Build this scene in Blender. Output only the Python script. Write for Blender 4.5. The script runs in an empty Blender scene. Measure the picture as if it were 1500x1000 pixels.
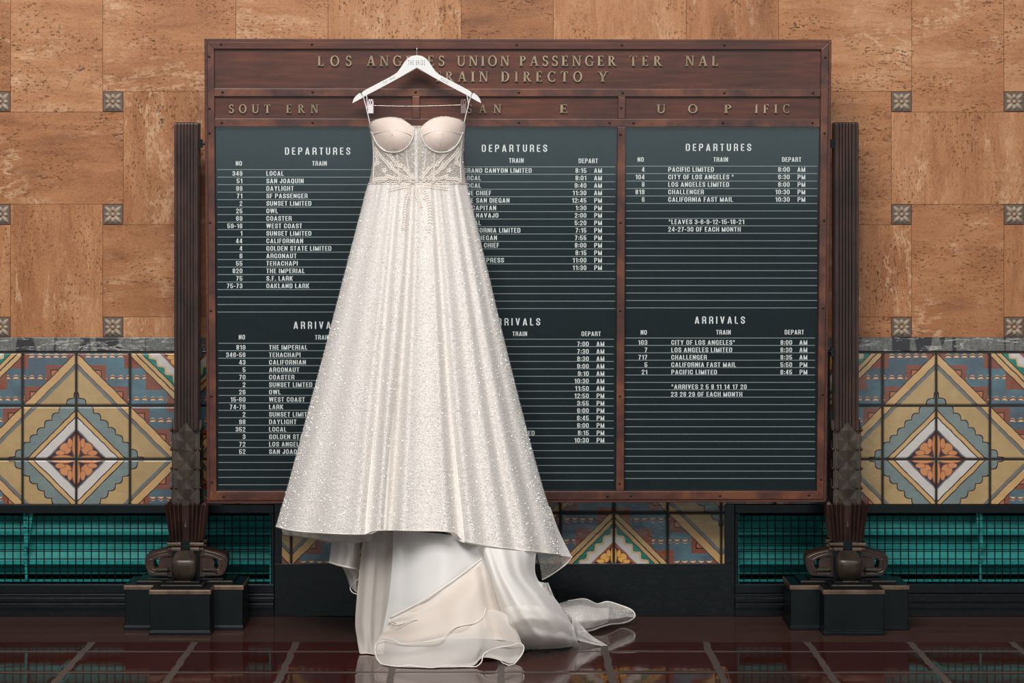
import bpy, math, random
from mathutils import Vector, Matrix

# ---------------------------------------------------------------- camera, light, exposure
SC = bpy.context.scene
COL = SC.collection
F = 3600.0            # focal length in pixels (1500 px wide frame)
H = 1.505             # eye height (m)
VX, HY = 726.0, 300.0 # where the level straight-ahead direction falls in the frame
CD = 9.0              # distance from the camera to the back wall

cam_d = bpy.data.cameras.new('camera')
cam = bpy.data.objects.new('camera', cam_d)
COL.objects.link(cam)
cam.location = (0, -CD, H)
cam.rotation_euler = (math.pi / 2, 0, 0)
cam_d.sensor_width = 36.0
cam_d.lens = F / 1500.0 * 36.0
cam_d.shift_x = (750 - VX) / 1500.0
cam_d.shift_y = -(500 - HY) / 1500.0
cam_d.clip_end = 100
SC.camera = cam

wd = bpy.data.worlds.new('hall_daylight')
SC.world = wd
wd.use_nodes = True
bg = wd.node_tree.nodes['Background']
bg.inputs[0].default_value = (0.86, 0.93, 1.0, 1)
bg.inputs[1].default_value = 0.20

def area(name, loc, target, sx, sy, power, color):
    l = bpy.data.lights.new(name, 'AREA')
    l.shape = 'RECTANGLE'
    l.size, l.size_y = sx, sy
    l.energy = power
    l.color = color
    o = bpy.data.objects.new(name, l)
    COL.objects.link(o)
    o.location = loc
    o.rotation_euler = (Vector(target) - Vector(loc)).to_track_quat('-Z', 'Y').to_euler()
    return o

area('hall_window_light', (-1.2, -6.5, 6.2), (0, 0, 1.2), 4.5, 3.0, 700, (1.0, 0.975, 0.945))
area('hall_side_window_light', (6.0, -9.0, 4.5), (0, 0, 1.2), 3.0, 3.0, 170, (1.0, 0.97, 0.94))

area('board_reflection_light', (0, -37, 1.3), (0, 0, 1.3), 24.0, 2.4, 700, (0.80, 0.97, 1.0))  # added unseen panel, kept low so only the board's upper part reflects it

vs = SC.view_settings
vs.view_transform = 'Standard'
vs.look = 'None'
vs.exposure = 0.0
vs.gamma = 1.0
vs.use_curve_mapping = False

RND = random.Random(7)

# ---------------------------------------------------------------- helpers
def S(r, g, b, a=1.0):
    f = lambda c: (c / 255 / 12.92) if c / 255 <= 0.04045 else ((c / 255 + 0.055) / 1.055) ** 2.4
    return (f(r), f(g), f(b), a)

def W(px, py, D):
    """the place at distance D from the camera that the photograph shows at (px, py)"""
    return Vector(((px - VX) * D / F, D - CD, H + (HY - py) * D / F))

def floor_D(py):
    return F * H / (py - HY)

class MB:
    """collects vertices and faces for one mesh"""
    def __init__(s, xf=None):
        s.v, s.f, s.xf = [], [], xf
    def add(s, vs_, fs):
        b = len(s.v)
        s.v += [s.xf(*p) if s.xf else tuple(p) for p in vs_]
        s.f += [tuple(b + i for i in f) for f in fs]
    def box(s, x0, x1, y0, y1, z0, z1):
        s.add([(x0, y0, z0), (x1, y0, z0), (x1, y1, z0), (x0, y1, z0), (x0, y0, z1), (x1, y0, z1), (x1, y1, z1), (x0, y1, z1)],
              [(0, 3, 2, 1), (4, 5, 6, 7), (0, 1, 5, 4), (1, 2, 6, 5), (2, 3, 7, 6), (3, 0, 4, 7)])
    def hexa(s, p):  # 8 corners: bottom ring then top ring
        s.add(p, [(0, 3, 2, 1), (4, 5, 6, 7), (0, 1, 5, 4), (1, 2, 6, 5), (2, 3, 7, 6), (3, 0, 4, 7)])
    def prism(s, poly, y0, y1):
        """poly in (x, z), extruded along y from y0 (front) to y1 (back)"""
        n = len(poly)
        s.add([(x, y0, z) for x, z in poly] + [(x, y1, z) for x, z in poly],
              [tuple(range(n)), tuple(range(2 * n - 1, n - 1, -1))] + [(i, n + i, n + (i + 1) % n, (i + 1) % n) for i in range(n)])
    def prism_z(s, poly, z0, z1):
        n = len(poly)
        s.add([(x, y, z0) for x, y in poly] + [(x, y, z1) for x, y in poly],
              [tuple(range(n - 1, -1, -1)), tuple(range(n, 2 * n))] + [(i, (i + 1) % n, n + (i + 1) % n, n + i) for i in range(n)])
    def grid(s, rows, closed=False):
        nr, nc = len(rows), len(rows[0])
        fs = []
        for i in range(nr - 1):
            for j in range(nc if closed else nc - 1):
                k = (j + 1) % nc
                fs.append((i * nc + j, (i + 1) * nc + j, (i + 1) * nc + k, i * nc + k))
        s.add([p for r in rows for p in r], fs)
    def tube(s, pts, r, n=6, cap=True):
        pts = [Vector(p) for p in pts]
        rows = []
        prev = None
        for i, p in enumerate(pts):
            t = (pts[min(i + 1, len(pts) - 1)] - pts[max(i - 1, 0)])
            if t.length < 1e-9: t = Vector((0, 0, 1))
            t.normalize()
            a = prev if prev is not None else (Vector((0, -1, 0)) if abs(t.y) < .9 else Vector((0, 0, 1)))
            a = (a - t * a.dot(t))
            if a.length < 1e-6: a = t.orthogonal()
            a.normalize(); prev = a
            b = t.cross(a)
            rr = r[i] if isinstance(r, (list, tuple)) else r
            rows.append([tuple(p + (a * math.cos(q) + b * math.sin(q)) * rr) for q in [2 * math.pi * k / n for k in range(n)]])
        self_b = len(s.v)
        s.grid(rows, closed=True)
        if cap:
            s.f.append(tuple(self_b + k for k in range(n)))
            s.f.append(tuple(self_b + (len(rows) - 1) * n + k for k in range(n - 1, -1, -1)))
    def ball(s, c, r, nu=10, nv=6, sq=(1, 1, 1)):
        rows = []
        for i in range(nv + 1):
            a = math.pi * (i + .001) / (nv + .002)
            rows.append([(c[0] + r * sq[0] * math.sin(a) * math.cos(2 * math.pi * k / nu), c[1] + r * sq[1] * math.sin(a) * math.sin(2 * math.pi * k / nu), c[2] + r * sq[2] * math.cos(a)) for k in range(nu)])
        s.grid(rows, closed=True)
    def build(s, name, mat, parent=None, smooth=False, bevel=0, label=None, segs=2):
        me = bpy.data.meshes.new(name)
        me.from_pydata([tuple(p) for p in s.v], [], s.f)
        for m in (mat if isinstance(mat, (list, tuple)) else [mat]):
            me.materials.append(m)
        if smooth:
            me.polygons.foreach_set('use_smooth', [True] * len(me.polygons))
        me.update()
        o = bpy.data.objects.new(name, me)
        COL.objects.link(o)
        if parent: o.parent = parent; o.matrix_parent_inverse = parent.matrix_world.inverted() if parent.type != 'EMPTY' else Matrix.Translation(-Vector(parent.location))
        if label: o['label'] = label
        if bevel:
            b = o.modifiers.new('edges', 'BEVEL'); b.width = bevel; b.segments = segs; b.limit_method = 'ANGLE'; b.angle_limit = .6
        return o

def catmull(pts, n):
    """smooth open curve through points (tuples of any length)"""
    P_ = [tuple(2 * a - b for a, b in zip(pts[0], pts[1]))] + list(pts) + [tuple(2 * a - b for a, b in zip(pts[-1], pts[-2]))]
    out = []
    segs = len(pts) - 1
    for i in range(n):
        q = i / (n - 1) * segs
        k = min(int(q), segs - 1); t = q - k
        p0, p1, p2, p3 = P_[k], P_[k + 1], P_[k + 2], P_[k + 3]
        out.append(tuple(.5 * (2 * b + (c - a) * t + (2 * a - 5 * b + 4 * c - d) * t * t + (3 * b - a - 3 * c + d) * t ** 3) for a, b, c, d in zip(p0, p1, p2, p3)))
    return out

def thing(name, label, cat, loc=(0, 0, 0), group=None):
    o = bpy.data.objects.new(name, None)
    o.empty_display_size = .1
    COL.objects.link(o)
    o.location = loc
    o['label'] = label; o['category'] = cat
    if group: o['group'] = group
    return o

def structure(o):
    o['kind'] = 'structure'
    return o

# ---- node writing
class N:
    """a number inside a node tree, with ordinary arithmetic"""
    nt = None
    def __init__(s, x): s.x = x
    @staticmethod
    def op(o, *a):
        n = N.nt.nodes.new('ShaderNodeMath'); n.operation = o
        for i, q in enumerate(a):
            q = q.x if isinstance(q, N) else q
            if isinstance(q, (int, float)): n.inputs[i].default_value = q
            else: N.nt.links.new(q, n.inputs[i])
        return N(n.outputs[0])
    def __add__(s, o): return N.op('ADD', s, o)
    __radd__ = __add__
    def __sub__(s, o): return N.op('SUBTRACT', s, o)
    def __rsub__(s, o): return N.op('SUBTRACT', o, s)
    def __mul__(s, o): return N.op('MULTIPLY', s, o)
    __rmul__ = __mul__
    def __truediv__(s, o): return N.op('DIVIDE', s, o)
    def __lt__(s, o): return N.op('LESS_THAN', s, o)
    def __gt__(s, o): return N.op('GREATER_THAN', s, o)
def nabs(a): return N.op('ABSOLUTE', a)
def nsin(a): return N.op('SINE', a)
def nceil(a): return N.op('CEIL', a)
def nfrac(a): return N.op('FRACT', a)
def npp(a, k): return N.op('PINGPONG', a, k)
def nmax(a, b): return N.op('MAXIMUM', a, b)
def nmin(a, b): return N.op('MINIMUM', a, b)

class Mat:
    def __init__(s, name, **kw):
        s.m = bpy.data.materials.new(name); s.m.use_nodes = True
        s.nt = s.m.node_tree; s.p = s.nt.nodes['Principled BSDF']
        N.nt = s.nt
        for k, v in kw.items(): s.set(k, v)
    def set(s, k, v):
        k = {'color': 'Base Color', 'rough': 'Roughness', 'metal': 'Metallic', 'spec': 'Specular IOR Level', 'coat': 'Coat Weight', 'coat_rough': 'Coat Roughness', 'alpha': 'Alpha', 'trans': 'Transmission Weight', 'sheen': 'Sheen Weight'}.get(k, k)
        i = s.p.inputs[k]
        if isinstance(v, N): s.nt.links.new(v.x, i)
        elif hasattr(v, 'is_linked'): s.nt.links.new(v, i)
        else: i.default_value = v
    def node(s, t, **kw):
        n = s.nt.nodes.new(t)
        for k, v in kw.items():
            if hasattr(n, k) and not (k in n.inputs): setattr(n, k, v)
            else: s.into(n.inputs[k], v)
        return n
    def into(s, i, v):
        if isinstance(v, N): v = v.x
        if hasattr(v, 'is_linked'): s.nt.links.new(v, i)
        else: i.default_value = v
    def coord(s, scale=(1, 1, 1), rot=(0, 0, 0), loc=(0, 0, 0), src=None):
        if src is None:
            src = s.nt.nodes.new('ShaderNodeTexCoord').outputs['Object']
        m = s.node('ShaderNodeMapping'); s.nt.links.new(src, m.inputs[0])
        m.inputs['Scale'].default_value = scale; m.inputs['Rotation'].default_value = rot
        m.inputs['Location'].default_value = loc
        return m.outputs[0]
    def noise(s, vec, scale, detail=4, rough=.55, dist=0):
        n = s.node('ShaderNodeTexNoise'); s.nt.links.new(vec, n.inputs['Vector'])
        n.inputs['Scale'].default_value = scale; n.inputs['Detail'].default_value = detail
        n.inputs['Roughness'].default_value = rough; n.inputs['Distortion'].default_value = dist
        return N(n.outputs[0])
    def voronoi(s, vec, scale, feature='F1'):
        n = s.node('ShaderNodeTexVoronoi'); n.feature = feature
        s.nt.links.new(vec, n.inputs['Vector']); n.inputs['Scale'].default_value = scale
        return n
    def ramp(s, fac, stops, interp='LINEAR'):
        n = s.node('ShaderNodeValToRGB'); s.into(n.inputs[0], fac)
        r = n.color_ramp; r.interpolation = interp
        while len(r.elements) < len(stops): r.elements.new(.5)
        for e, (p, c) in zip(r.elements, stops): e.position = p; e.color = c
        return n.outputs[0]
    def mix(s, fac, a, b, mode='MIX'):
        n = s.node('ShaderNodeMix'); n.data_type = 'RGBA'; n.blend_type = mode
        s.into(n.inputs[0], fac); s.into(n.inputs[6], a); s.into(n.inputs[7], b)
        return n.outputs[2]
    def smooth(s, v, lo, hi):
        n = s.node('ShaderNodeMapRange'); n.interpolation_type = 'SMOOTHSTEP'
        s.into(n.inputs[0], v); n.inputs[1].default_value = lo; n.inputs[2].default_value = hi
        return N(n.outputs[0])
    def bump(s, h, strength=.5, dist=.002, normal=None):
        n = s.node('ShaderNodeBump'); s.into(n.inputs['Height'], h)
        n.inputs['Strength'].default_value = strength; n.inputs['Distance'].default_value = dist
        if normal: s.nt.links.new(normal, n.inputs['Normal'])
        s.nt.links.new(n.outputs[0], s.p.inputs['Normal'])
        return n.outputs[0]

# ---------------------------------------------------------------- materials
def travertine():
    M = Mat('travertine', rough=.42, spec=.35)
    at = M.node('ShaderNodeAttribute', attribute_name='block'); at.attribute_type = 'GEOMETRY'
    vec = at.outputs['Vector']
    u = M.coord((1, 1, 1), src=vec)
    band = M.coord((1.2, 1, 6.0), src=vec)
    n1 = M.noise(band, 2.2, 6, .6, .6)
    n2 = M.noise(u, 3.5, 5, .6)
    n3 = M.noise(M.coord((4, 1, 26), src=vec), 4.0, 5, .65)
    a2 = M.node('ShaderNodeAttribute', attribute_name='tone'); a2.attribute_type = 'GEOMETRY'
    tone = N(a2.outputs['Fac'])
    base = M.ramp(n1 * .62 + n2 * .34 + tone * .16, [(.34, S(124, 78, 48)), (.47, S(154, 100, 63)), (.60, S(171, 117, 77)), (.78, S(190, 142, 104))])
    base = M.mix((M.smooth(n3, .48, .72)) * .38, base, S(112, 70, 44))
    fine = M.noise(M.coord((1, 1, 1.6), src=vec), 150, 3, .7)
    base = M.mix(M.smooth(fine, .46, .72) * .30, base, S(96, 58, 36))
    base = M.mix(M.smooth(fine, .5, .28) * .22, base, S(204, 158, 118))
    # pale calcite streaks
    vz = M.noise(M.coord((.8, 1, 2.8), src=vec), 2.2, 7, .70, .25)
    brk = M.noise(M.coord((1, 1, .8), src=vec), 34, 4, .7)
    vein = M.smooth(nabs(vz - .5), .030, .002) * M.smooth(M.noise(u, 3.4, 3), .46, .64) * M.smooth(brk, .34, .60)
    base = M.mix(vein * .62, base, S(212, 176, 140))
    # open pores of the stone
    clus = M.smooth(M.noise(M.coord((1, 1, 1.7), src=vec), 4.5, 4, .62), .42, .64)
    p1 = M.noise(M.coord((1, 1, 2.0), src=vec), 64, 3, .62)
    pit = M.smooth(p1, .585, .66) * (clus * .9 + .1)
    p2 = M.noise(M.coord((1, 1, 1.8), src=vec), 19, 5, .68)
    big = M.smooth(p2, .64, .69) * M.smooth(clus, .35, .85)
    hole = nmin(pit * .8 + big, 1.0)
    base = M.mix(hole * .82, base, S(56, 37, 27))
    rim = M.smooth(p2, .57, .655) * (1.0 - big) * clus
    base = M.mix(rim * .35, base, S(208, 166, 128))
    M.set('color', base)
    M.bump(n3 * .12 - hole, .8, .004)
    return M.m

def dado_tiles(X0, Z0, PX, PZ):
    M = Mat('glazed_tile', spec=.35, coat=.12, coat_rough=.15)
    tc = M.node('ShaderNodeTexCoord')
    sp = M.node('ShaderNodeSeparateXYZ'); M.nt.links.new(tc.outputs['Object'], sp.inputs[0])
    wob = M.noise(tc.outputs['Object'], 26, 2) - .5
    wob2 = M.noise(M.coord((1, 1, 1), loc=(5, 3, 1)), 26, 2) - .5
    U0 = (N(sp.outputs[0]) - X0) / PX
    V0 = (N(sp.outputs[2]) - Z0) / PZ
    u = U0 + wob * .035
    v = V0 + wob2 * .035
    x = npp(u, 2.0); y = npp(v, 2.0)
    r = x + y; t = x - y; s = 4.0 - r
    x2 = 2.0 - x; y2 = 2.0 - y
    shade = M.noise(tc.outputs['Object'], 9, 4, .6)
    tan = M.mix(shade, S(144, 116, 76), S(184, 157, 110))
    band = M.mix(shade, S(174, 134, 86), S(196, 162, 112))
    grey = M.mix(shade, S(92, 104, 104), S(122, 134, 130))
    blue = M.mix(M.smooth(M.noise(tc.outputs['Object'], 5, 2), .35, .65), S(70, 82, 92), S(84, 112, 122))
    white = M.mix(shade, S(178, 170, 166), S(204, 198, 192))
    line = S(44, 22, 18); brown = S(122, 66, 46); orange = S(172, 98, 60)
    navy = S(38, 28, 52); petal = M.mix(shade, S(172, 104, 60), S(206, 146, 96))
    lead = S(104, 102, 98)
    # stair-step zone
    c = blue
    m = nfrac((y - 1.49) / .4 + 4.0) * .4           # rows of little roof tiles
    wav = nabs(nsin(x * (math.pi / .15)))
    c = M.mix((m < wav * .075 + .012) * (m > .012), c, S(198, 168, 132))
    c = M.mix(nabs(m - (wav * .05 - .012) - .022) < .013, c, S(108, 58, 46))
    wig = .0
    jb = nmax(nceil((x2 - .31) / .4), 0.0)
    c = M.mix(y2 < 1.1 - jb * .4, c, brown)
    ja = nmax(nceil((x - .16) / .4), 0.0)
    c = M.mix(y < 2.16 - ja * .4, c, brown)
    ja2 = nmax(nceil((x - .075) / .4), 0.0)
    c = M.mix(y < 2.075 - ja2 * .4, c, line)
    ja3 = nmax(nceil((x - .055) / .4), 0.0)
    c = M.mix(y < 2.055 - ja3 * .4, c, orange)
    # diamond A from the outside in
    c = M.mix(r < 2.01, c, line)
    c = M.mix(r < 1.985, c, band)
    c = M.mix(r < 1.805, c, line)
    c = M.mix(r < 1.788, c, lead)
    c = M.mix(r < 1.70, c, tan)
    rs = nabs(nsin(t * (math.pi / .274))) * .085 + 1.185
    c = M.mix(r < rs + .018, c, line)
    c = M.mix(r < rs - .016, c, grey)
    c = M.mix(r < .942, c, line)
    c = M.mix(r < .915, c, band)
    c = M.mix(r < .818, c, line)
    c = M.mix(r < .790, c, white)
    c = M.mix(r < .580, c, lead)
    c = M.mix(r < .545, c, navy)
    def petals(c, x, y, k, lo):
        for (cx, cy, rx, ry) in ((0, .25, .085, .25), (.25, 0, .25, .085), (.20, .20, .12, .12), (.12, .30, .05, .10), (.30, .12, .10, .05)):
            e = ((x - cx * k) / (rx * k)) * ((x - cx * k) / (rx * k)) + ((y - cy * k) / (ry * k)) * ((y - cy * k) / (ry * k))
            c = M.mix(e < 1.0, c, S(110, 58, 46))
            c = M.mix(e < .72, c, lo)
        e = (x * x + y * y) / (.075 * k * .075 * k)
        c = M.mix(e < 1.0, c, S(126, 120, 92))
        return c
    c = petals(c, x, y, 1.0, petal)
    # diamond B
    c = M.mix(s < 1.075, c, line)
    c = M.mix(s < 1.05, c, band)
    c = M.mix(s < .938, c, line)
    c = M.mix(s < .905, c, band)
    c = M.mix(s < .822, c, line)
    c = M.mix(s < .80, c, S(22, 112, 96))
    w = nsin(t * (2 * math.pi / .30)) * .045 + .675
    c = M.mix(s < w + .045, c, line)
    c = M.mix(s < w + .034, c, S(188, 164, 126))
    c = M.mix(s < w - .034, c, white)
    c = M.mix(s < .475, c, S(140, 82, 58))
    c = M.mix(s < .41, c, navy)
    c = petals(c, x2, y2, .8, M.mix(shade, S(206, 132, 62), S(226, 186, 96)))
    # brown weathering that runs over single tiles
    st = M.smooth(M.noise(M.coord((1, 1, .45), loc=(2, 0, 0)), 7, 4, .6), .62, .78)
    c = M.mix(st * .4, c, S(118, 70, 48))
    # joints
    ju = nabs(nfrac(U0 + .5) - .5); jv = nabs(nfrac(V0 + .5) - .5)
    joint = nmin(ju, jv)
    g = M.smooth(joint, .030, .018)
    c = M.mix(g, c, S(36, 29, 25))
    M.set('color', c)
    M.set('rough', g * .5 + .22)
    gl = M.noise(tc.outputs['Object'], 34, 3, .6)
    rough_patch = M.smooth(M.noise(M.coord((1, 1, 1), loc=(9, 2, 4)), 6, 2), .5, .68)
    gl2 = M.noise(tc.outputs['Object'], 120, 3, .6)
    M.bump(M.smooth(joint, .012, .05) * 1.4 + gl * .35 + gl2 * rough_patch * .5, .7, .003)
    return M.m

def wood():
    M = Mat('dark_wood', spec=.45)
    a = M.noise(M.coord((1.2, 8, 14)), 5, 5, .6, .4)
    b = M.noise(M.coord((1, 1, 1)), 2.6, 4, .6)
    fine = M.noise(M.coord((6, 30, 90)), 6, 3, .6)
    c = M.ramp(a * .5 + b * .5, [(.32, S(54, 30, 25)), (.5, S(80, 44, 34)), (.68, S(108, 60, 42))])
    c = M.mix(M.smooth(fine, .5, .8) * .3, c, S(44, 24, 20))
    M.set('color', c); M.set('rough', b * .2 + .32)
    M.bump(fine, .12, .001)
    return M.m

def worn_wood():
    M = Mat('worn_reddish_wood', spec=.5)
    a = M.noise(M.coord((3, 8, 3)), 3, 5, .6, .4)
    fine = M.noise(M.coord((14, 30, 14)), 6, 3, .6)
    c = M.ramp(a, [(.34, S(58, 33, 27)), (.5, S(84, 47, 36)), (.66, S(112, 66, 44))])
    c = M.mix(M.smooth(fine, .5, .8) * .25, c, S(56, 28, 22))
    M.set('color', c); M.set('rough', .34)
    M.bump(fine, .12, .001)
    return M.m

def board_panel_mat():
    M = Mat('teal_black_board', spec=.2, coat=.75, coat_rough=.07, rough=.5)
    a = M.noise(M.coord((1, 1, 1)), 5, 4, .6)
    b = M.noise(M.coord((1, 1, 1)), 140, 2, .6)
    c = M.mix(a, S(8, 23, 27), S(14, 32, 36))
    c = M.mix(M.smooth(b, .5, .75) * .18, c, S(44, 58, 60))
    M.set('color', c)
    return M.m

def bronze(name, c0, c1, rough=.36, metal=.75):
    M = Mat(name, metal=metal, rough=rough)
    a = M.noise(M.coord((1, 1, .5)), 16, 5, .65)
    M.set('color', M.mix(M.smooth(a, .3, .7), c0, c1))
    M.set('rough', a * .25 + rough - .1)
    if 'iron' in name: M.set('spec', .22)
    M.bump(M.noise(M.coord(), 90, 3), .15, .001)
    return M.m

def dark_marble():
    M = Mat('dark_marble', spec=.5, rough=.3)
    v = M.coord((3.0, 1, 1))
    a = M.noise(M.coord((2.4, 1, .5)), 5, 2, .5)
    f = M.noise(M.coord((30, 1, 9), rot=(0, .3, 0)), 5, 5, .7, 1.5)
    k = M.smooth(a, .44, .47) 
    c = M.mix(k, S(34, 27, 30), M.ramp(f, [(.3, S(50, 48, 46)), (.55, S(104, 102, 98)), (.75, S(140, 138, 132))]))
    w = M.noise(M.coord((1.4, 1, 7), rot=(0, .12, 0)), 3, 5, .6, .8)
    c = M.mix(M.smooth(nabs(w - .5), .014, .0) * .7, c, S(206, 202, 196))
    M.set('color', c)
    return M.m

def black_marble():
    M = Mat('black_marble', spec=.22, rough=.28)
    w = M.noise(M.coord((2, 2, 9)), 6, 6, .6, 1.0)
    c = M.mix(M.smooth(nabs(w - .5), .02, .0) * .25, S(7, 9, 12), S(58, 62, 64))
    M.set('color', c)
    return M.m

def floor_mat():
    M = Mat('terracotta_floor', spec=.5)
    tc = M.node('ShaderNodeTexCoord')
    sp = M.node('ShaderNodeSeparateXYZ'); M.nt.links.new(tc.outputs['Object'], sp.inputs[0])
    X, Y = N(sp.outputs[0]), N(sp.outputs[1])
    wob = M.noise(tc.outputs['Object'], 9, 2) - .5
    fu = nabs(nfrac((X + 1.39 + wob * .02) / .352 + .5) - .5) * .352
    fv = nabs(nfrac((Y + .715 + wob * .01) / .37 + .5) - .5) * .37
    j = nmin(fu, fv)
    gm = M.smooth(j, .014, .010)
    t1 = M.noise(tc.outputs['Object'], 3.0, 3, .6)
    t2 = M.noise(tc.outputs['Object'], 40, 3, .6)
    cell = M.node('ShaderNodeTexWhiteNoise'); cell.noise_dimensions = '2D'
    cv = M.node('ShaderNodeCombineXYZ')
    M.into(cv.inputs[0], N.op('ROUND', (X + 1.39) / .352 + .5)); M.into(cv.inputs[1], N.op('ROUND', (Y + .715) / .37 + .5))
    M.nt.links.new(cv.outputs[0], cell.inputs['Vector'])
    c = M.mix(t1 * .6 + N(cell.outputs[0]) * .4, S(42, 17, 15), S(72, 30, 24))
    c = M.mix(M.smooth(t2, .5, .8) * .25, c, S(58, 24, 22))
    c = M.mix(gm, c, S(72, 62, 57))
    M.set('color', c)
    M.set('rough', gm * .45 + t2 * .06 + .035)
    lump = M.noise(tc.outputs['Object'], 7, 2)
    M.bump(M.smooth(j, .008, .03) * .5 + lump * .35, .5, .003)
    return M.m

def floor_border_mat():
    M = Mat('terracotta_border', spec=.5)
    t1 = M.noise(M.coord((1, 4, 1)), 4, 3, .6)
    c = M.mix(t1, S(60, 40, 34), S(78, 54, 46))
    M.set('color', c); M.set('rough', t1 * .06 + .07)
    M.bump(M.noise(M.coord(), 60, 2), .05, .001)
    return M.m

def cloth(name, c0, c1, alpha, rough=.6, glint=0.0, weave=900, transl=.16):
    """thin fabric: diffuse and translucent, with open weave letting some light straight through"""
    M = Mat(name, rough=rough, spec=.3, sheen=.15)
    n = M.noise(M.coord(), 7, 4, .6)
    col = M.mix(n, c0, c1)
    if glint:
        vo = M.voronoi(M.coord((1, 1, 1)), 210)
        sp = M.node('ShaderNodeSeparateColor'); M.nt.links.new(vo.outputs['Color'], sp.inputs[0])
        bead = M.smooth(N(vo.outputs['Distance']), .45, .25) * (N(sp.outputs[0]) > .35)
        col = M.mix(bead * glint, col, S(250, 246, 240))
        M.set('rough', .6 - bead * .38)
        M.bump(bead + M.noise(M.coord(), weave, 1) * .3, .35, .0015)
    else:
        M.bump(M.noise(M.coord(), weave, 1), .2, .0006)
    M.set('color', col)
    nt = M.nt
    tr = nt.nodes.new('ShaderNodeBsdfTranslucent'); nt.links.new(col, tr.inputs[0])
    mx = nt.nodes.new('ShaderNodeMixShader'); mx.inputs[0].default_value = transl
    nt.links.new(M.p.outputs[0], mx.inputs[1]); nt.links.new(tr.outputs[0], mx.inputs[2])
    tp = nt.nodes.new('ShaderNodeBsdfTransparent')
    m2 = nt.nodes.new('ShaderNodeMixShader')
    if glint and alpha < 1:
        M.into(m2.inputs[0], nmin(bead * .6 + alpha, 1.0))
    else:
        m2.inputs[0].default_value = alpha
    nt.links.new(tp.outputs[0], m2.inputs[1]); nt.links.new(mx.outputs[0], m2.inputs[2])
    out = nt.nodes['Material Output']; nt.links.new(m2.outputs[0], out.inputs[0])
    return M.m

def flat(name, col, rough=.5, metal=0, spec=.5, coat=0):
    return Mat(name, color=col, rough=rough, metal=metal, spec=spec, coat=coat).m

TX0, TZ0, TPX, TPZ = -1.535, H + (HY - 672.3) / 400, 78.7 / 400, 78.3 / 400
m_trav = travertine()
m_dado = dado_tiles(TX0, TZ0, TPX, TPZ)
m_wood = wood(); m_wood2 = worn_wood()
m_panel = board_panel_mat()
m_white_text = flat('white_lettering', S(214, 220, 218), .5, coat=.2)
m_rule = flat('pale_rule_line', S(128, 142, 142), .5)
m_letter = bronze('aged_brass_letter', S(134, 116, 90), S(170, 150, 122), .45, .1)
m_screw = flat('dark_screw_head', S(58, 36, 32), .35, .6)
m_bronze = bronze('dark_bronze', S(44, 28, 24), S(70, 46, 38), .36, .4)
m_bronze_light = bronze('pale_bronze_edge', S(74, 58, 48), S(112, 90, 74), .34, .5)  # pale bronze of lip and bars; also colours the step highlight strips
m_leaf = bronze('bronze_leaf', S(48, 40, 34), S(78, 66, 56), .36, .4)
m_iron = bronze('black_iron', S(4, 7, 9), S(9, 13, 16), .3, 0)
m_marble = dark_marble(); m_black = black_marble()
m_floor = floor_mat(); m_border = floor_border_mat()
m_cavity = flat('dark_recess', S(10, 13, 14), .8)
m_teal = Mat('teal_enamel', rough=.5, spec=.3); m_teal.set('color', m_teal.mix(m_teal.noise(m_teal.coord((1, 1, 6)), 8, 4), S(20, 108, 107), S(42, 162, 156))); m_teal = m_teal.m
m_wire = flat('black_wire', S(4, 6, 8), .6, 0, .1)
m_ros_bg = bronze('rosette_ground', S(74, 68, 66), S(98, 96, 94), .5, 0)
m_ros_rim = flat('rosette_rim', S(104, 80, 66), .5)
m_ros_petal = bronze('rosette_petal', S(138, 118, 100), S(164, 146, 124), .5, 0)
m_ros_eye = flat('rosette_centre', S(168, 128, 104), .5)
m_hanger = flat('white_painted_wood', S(222, 221, 218), .4)
m_chrome = flat('steel', S(200, 190, 180), .22, 1)
m_grey_ink = flat('grey_ink', S(120, 120, 120), .6)

# ================================================================ THE SETTING
XL, XR, ZT = -3.4, 3.6, 3.4
def px_x(px): return (px - VX) / 400
def px_z(py): return H + (HY - py) / 400

# floor: one slab with the paler border course along the wall
fb = MB()
fb.box(XL - 8, XR + 8, -40, -.535, -.08, 0)
nf = len(fb.f)
fb.box(XL - 8, XR + 8, -.535, .3, -.08, 0)
fo = structure(fb.build('floor', [m_floor, m_border]))
for i, p in enumerate(fo.data.polygons): p.material_index = 0 if i < nf else 1

# travertine blocks laid round small square tiles (one wall)
P, HB = .4125, .0375
OX, OZ = px_x(165.5), px_z(149)
wall = MB(); blocks = []
ZB = px_z(494)
for i in range(-6, 13):
    for j in range(-3, 5):       # j counts downwards
        wide = (i + j) % 2 != 0
        a = RND.uniform(0, 30), RND.uniform(0, 30), RND.uniform(0, 30)
        tone = RND.random()
        x0, x1 = OX + i * P, OX + (i + 1) * P
        z1, z0 = OZ - j * P, OZ - (j + 1) * P
        if wide: x0 -= HB; x1 += HB; z0 += HB; z1 -= HB
        else: x0 += HB; x1 -= HB; z0 -= HB; z1 += HB
        z0 = max(z0, ZB); z1 = min(z1, ZT)
        x0 = max(x0, XL); x1 = min(x1, XR)
        if x1 - x0 < .01 or z1 - z0 < .01: continue
        g = .0007
        n0 = len(wall.f)
        wall.box(x0 + g, x1 - g, 0, .05, z0 + g, z1 - g)
        rot = RND.random() < .5
        blocks.append((n0, len(wall.f), a, tone, rot, (x0, z0)))
n0 = len(wall.f)
wall.box(XL, XR, .004, .05, ZB, ZT)                      # joints show this backing
LX0, LX1 = -2.75, px_x(402)
RX0, RX1 = px_x(1076), 2.95
wall.box(XL, XR, .012, .05, px_z(740), ZB)               # behind the tile dado
wall.box(LX1, RX0, .012, .05, 0, px_z(740))
wall.box(XL, LX0, .012, .05, 0, px_z(740))
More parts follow.
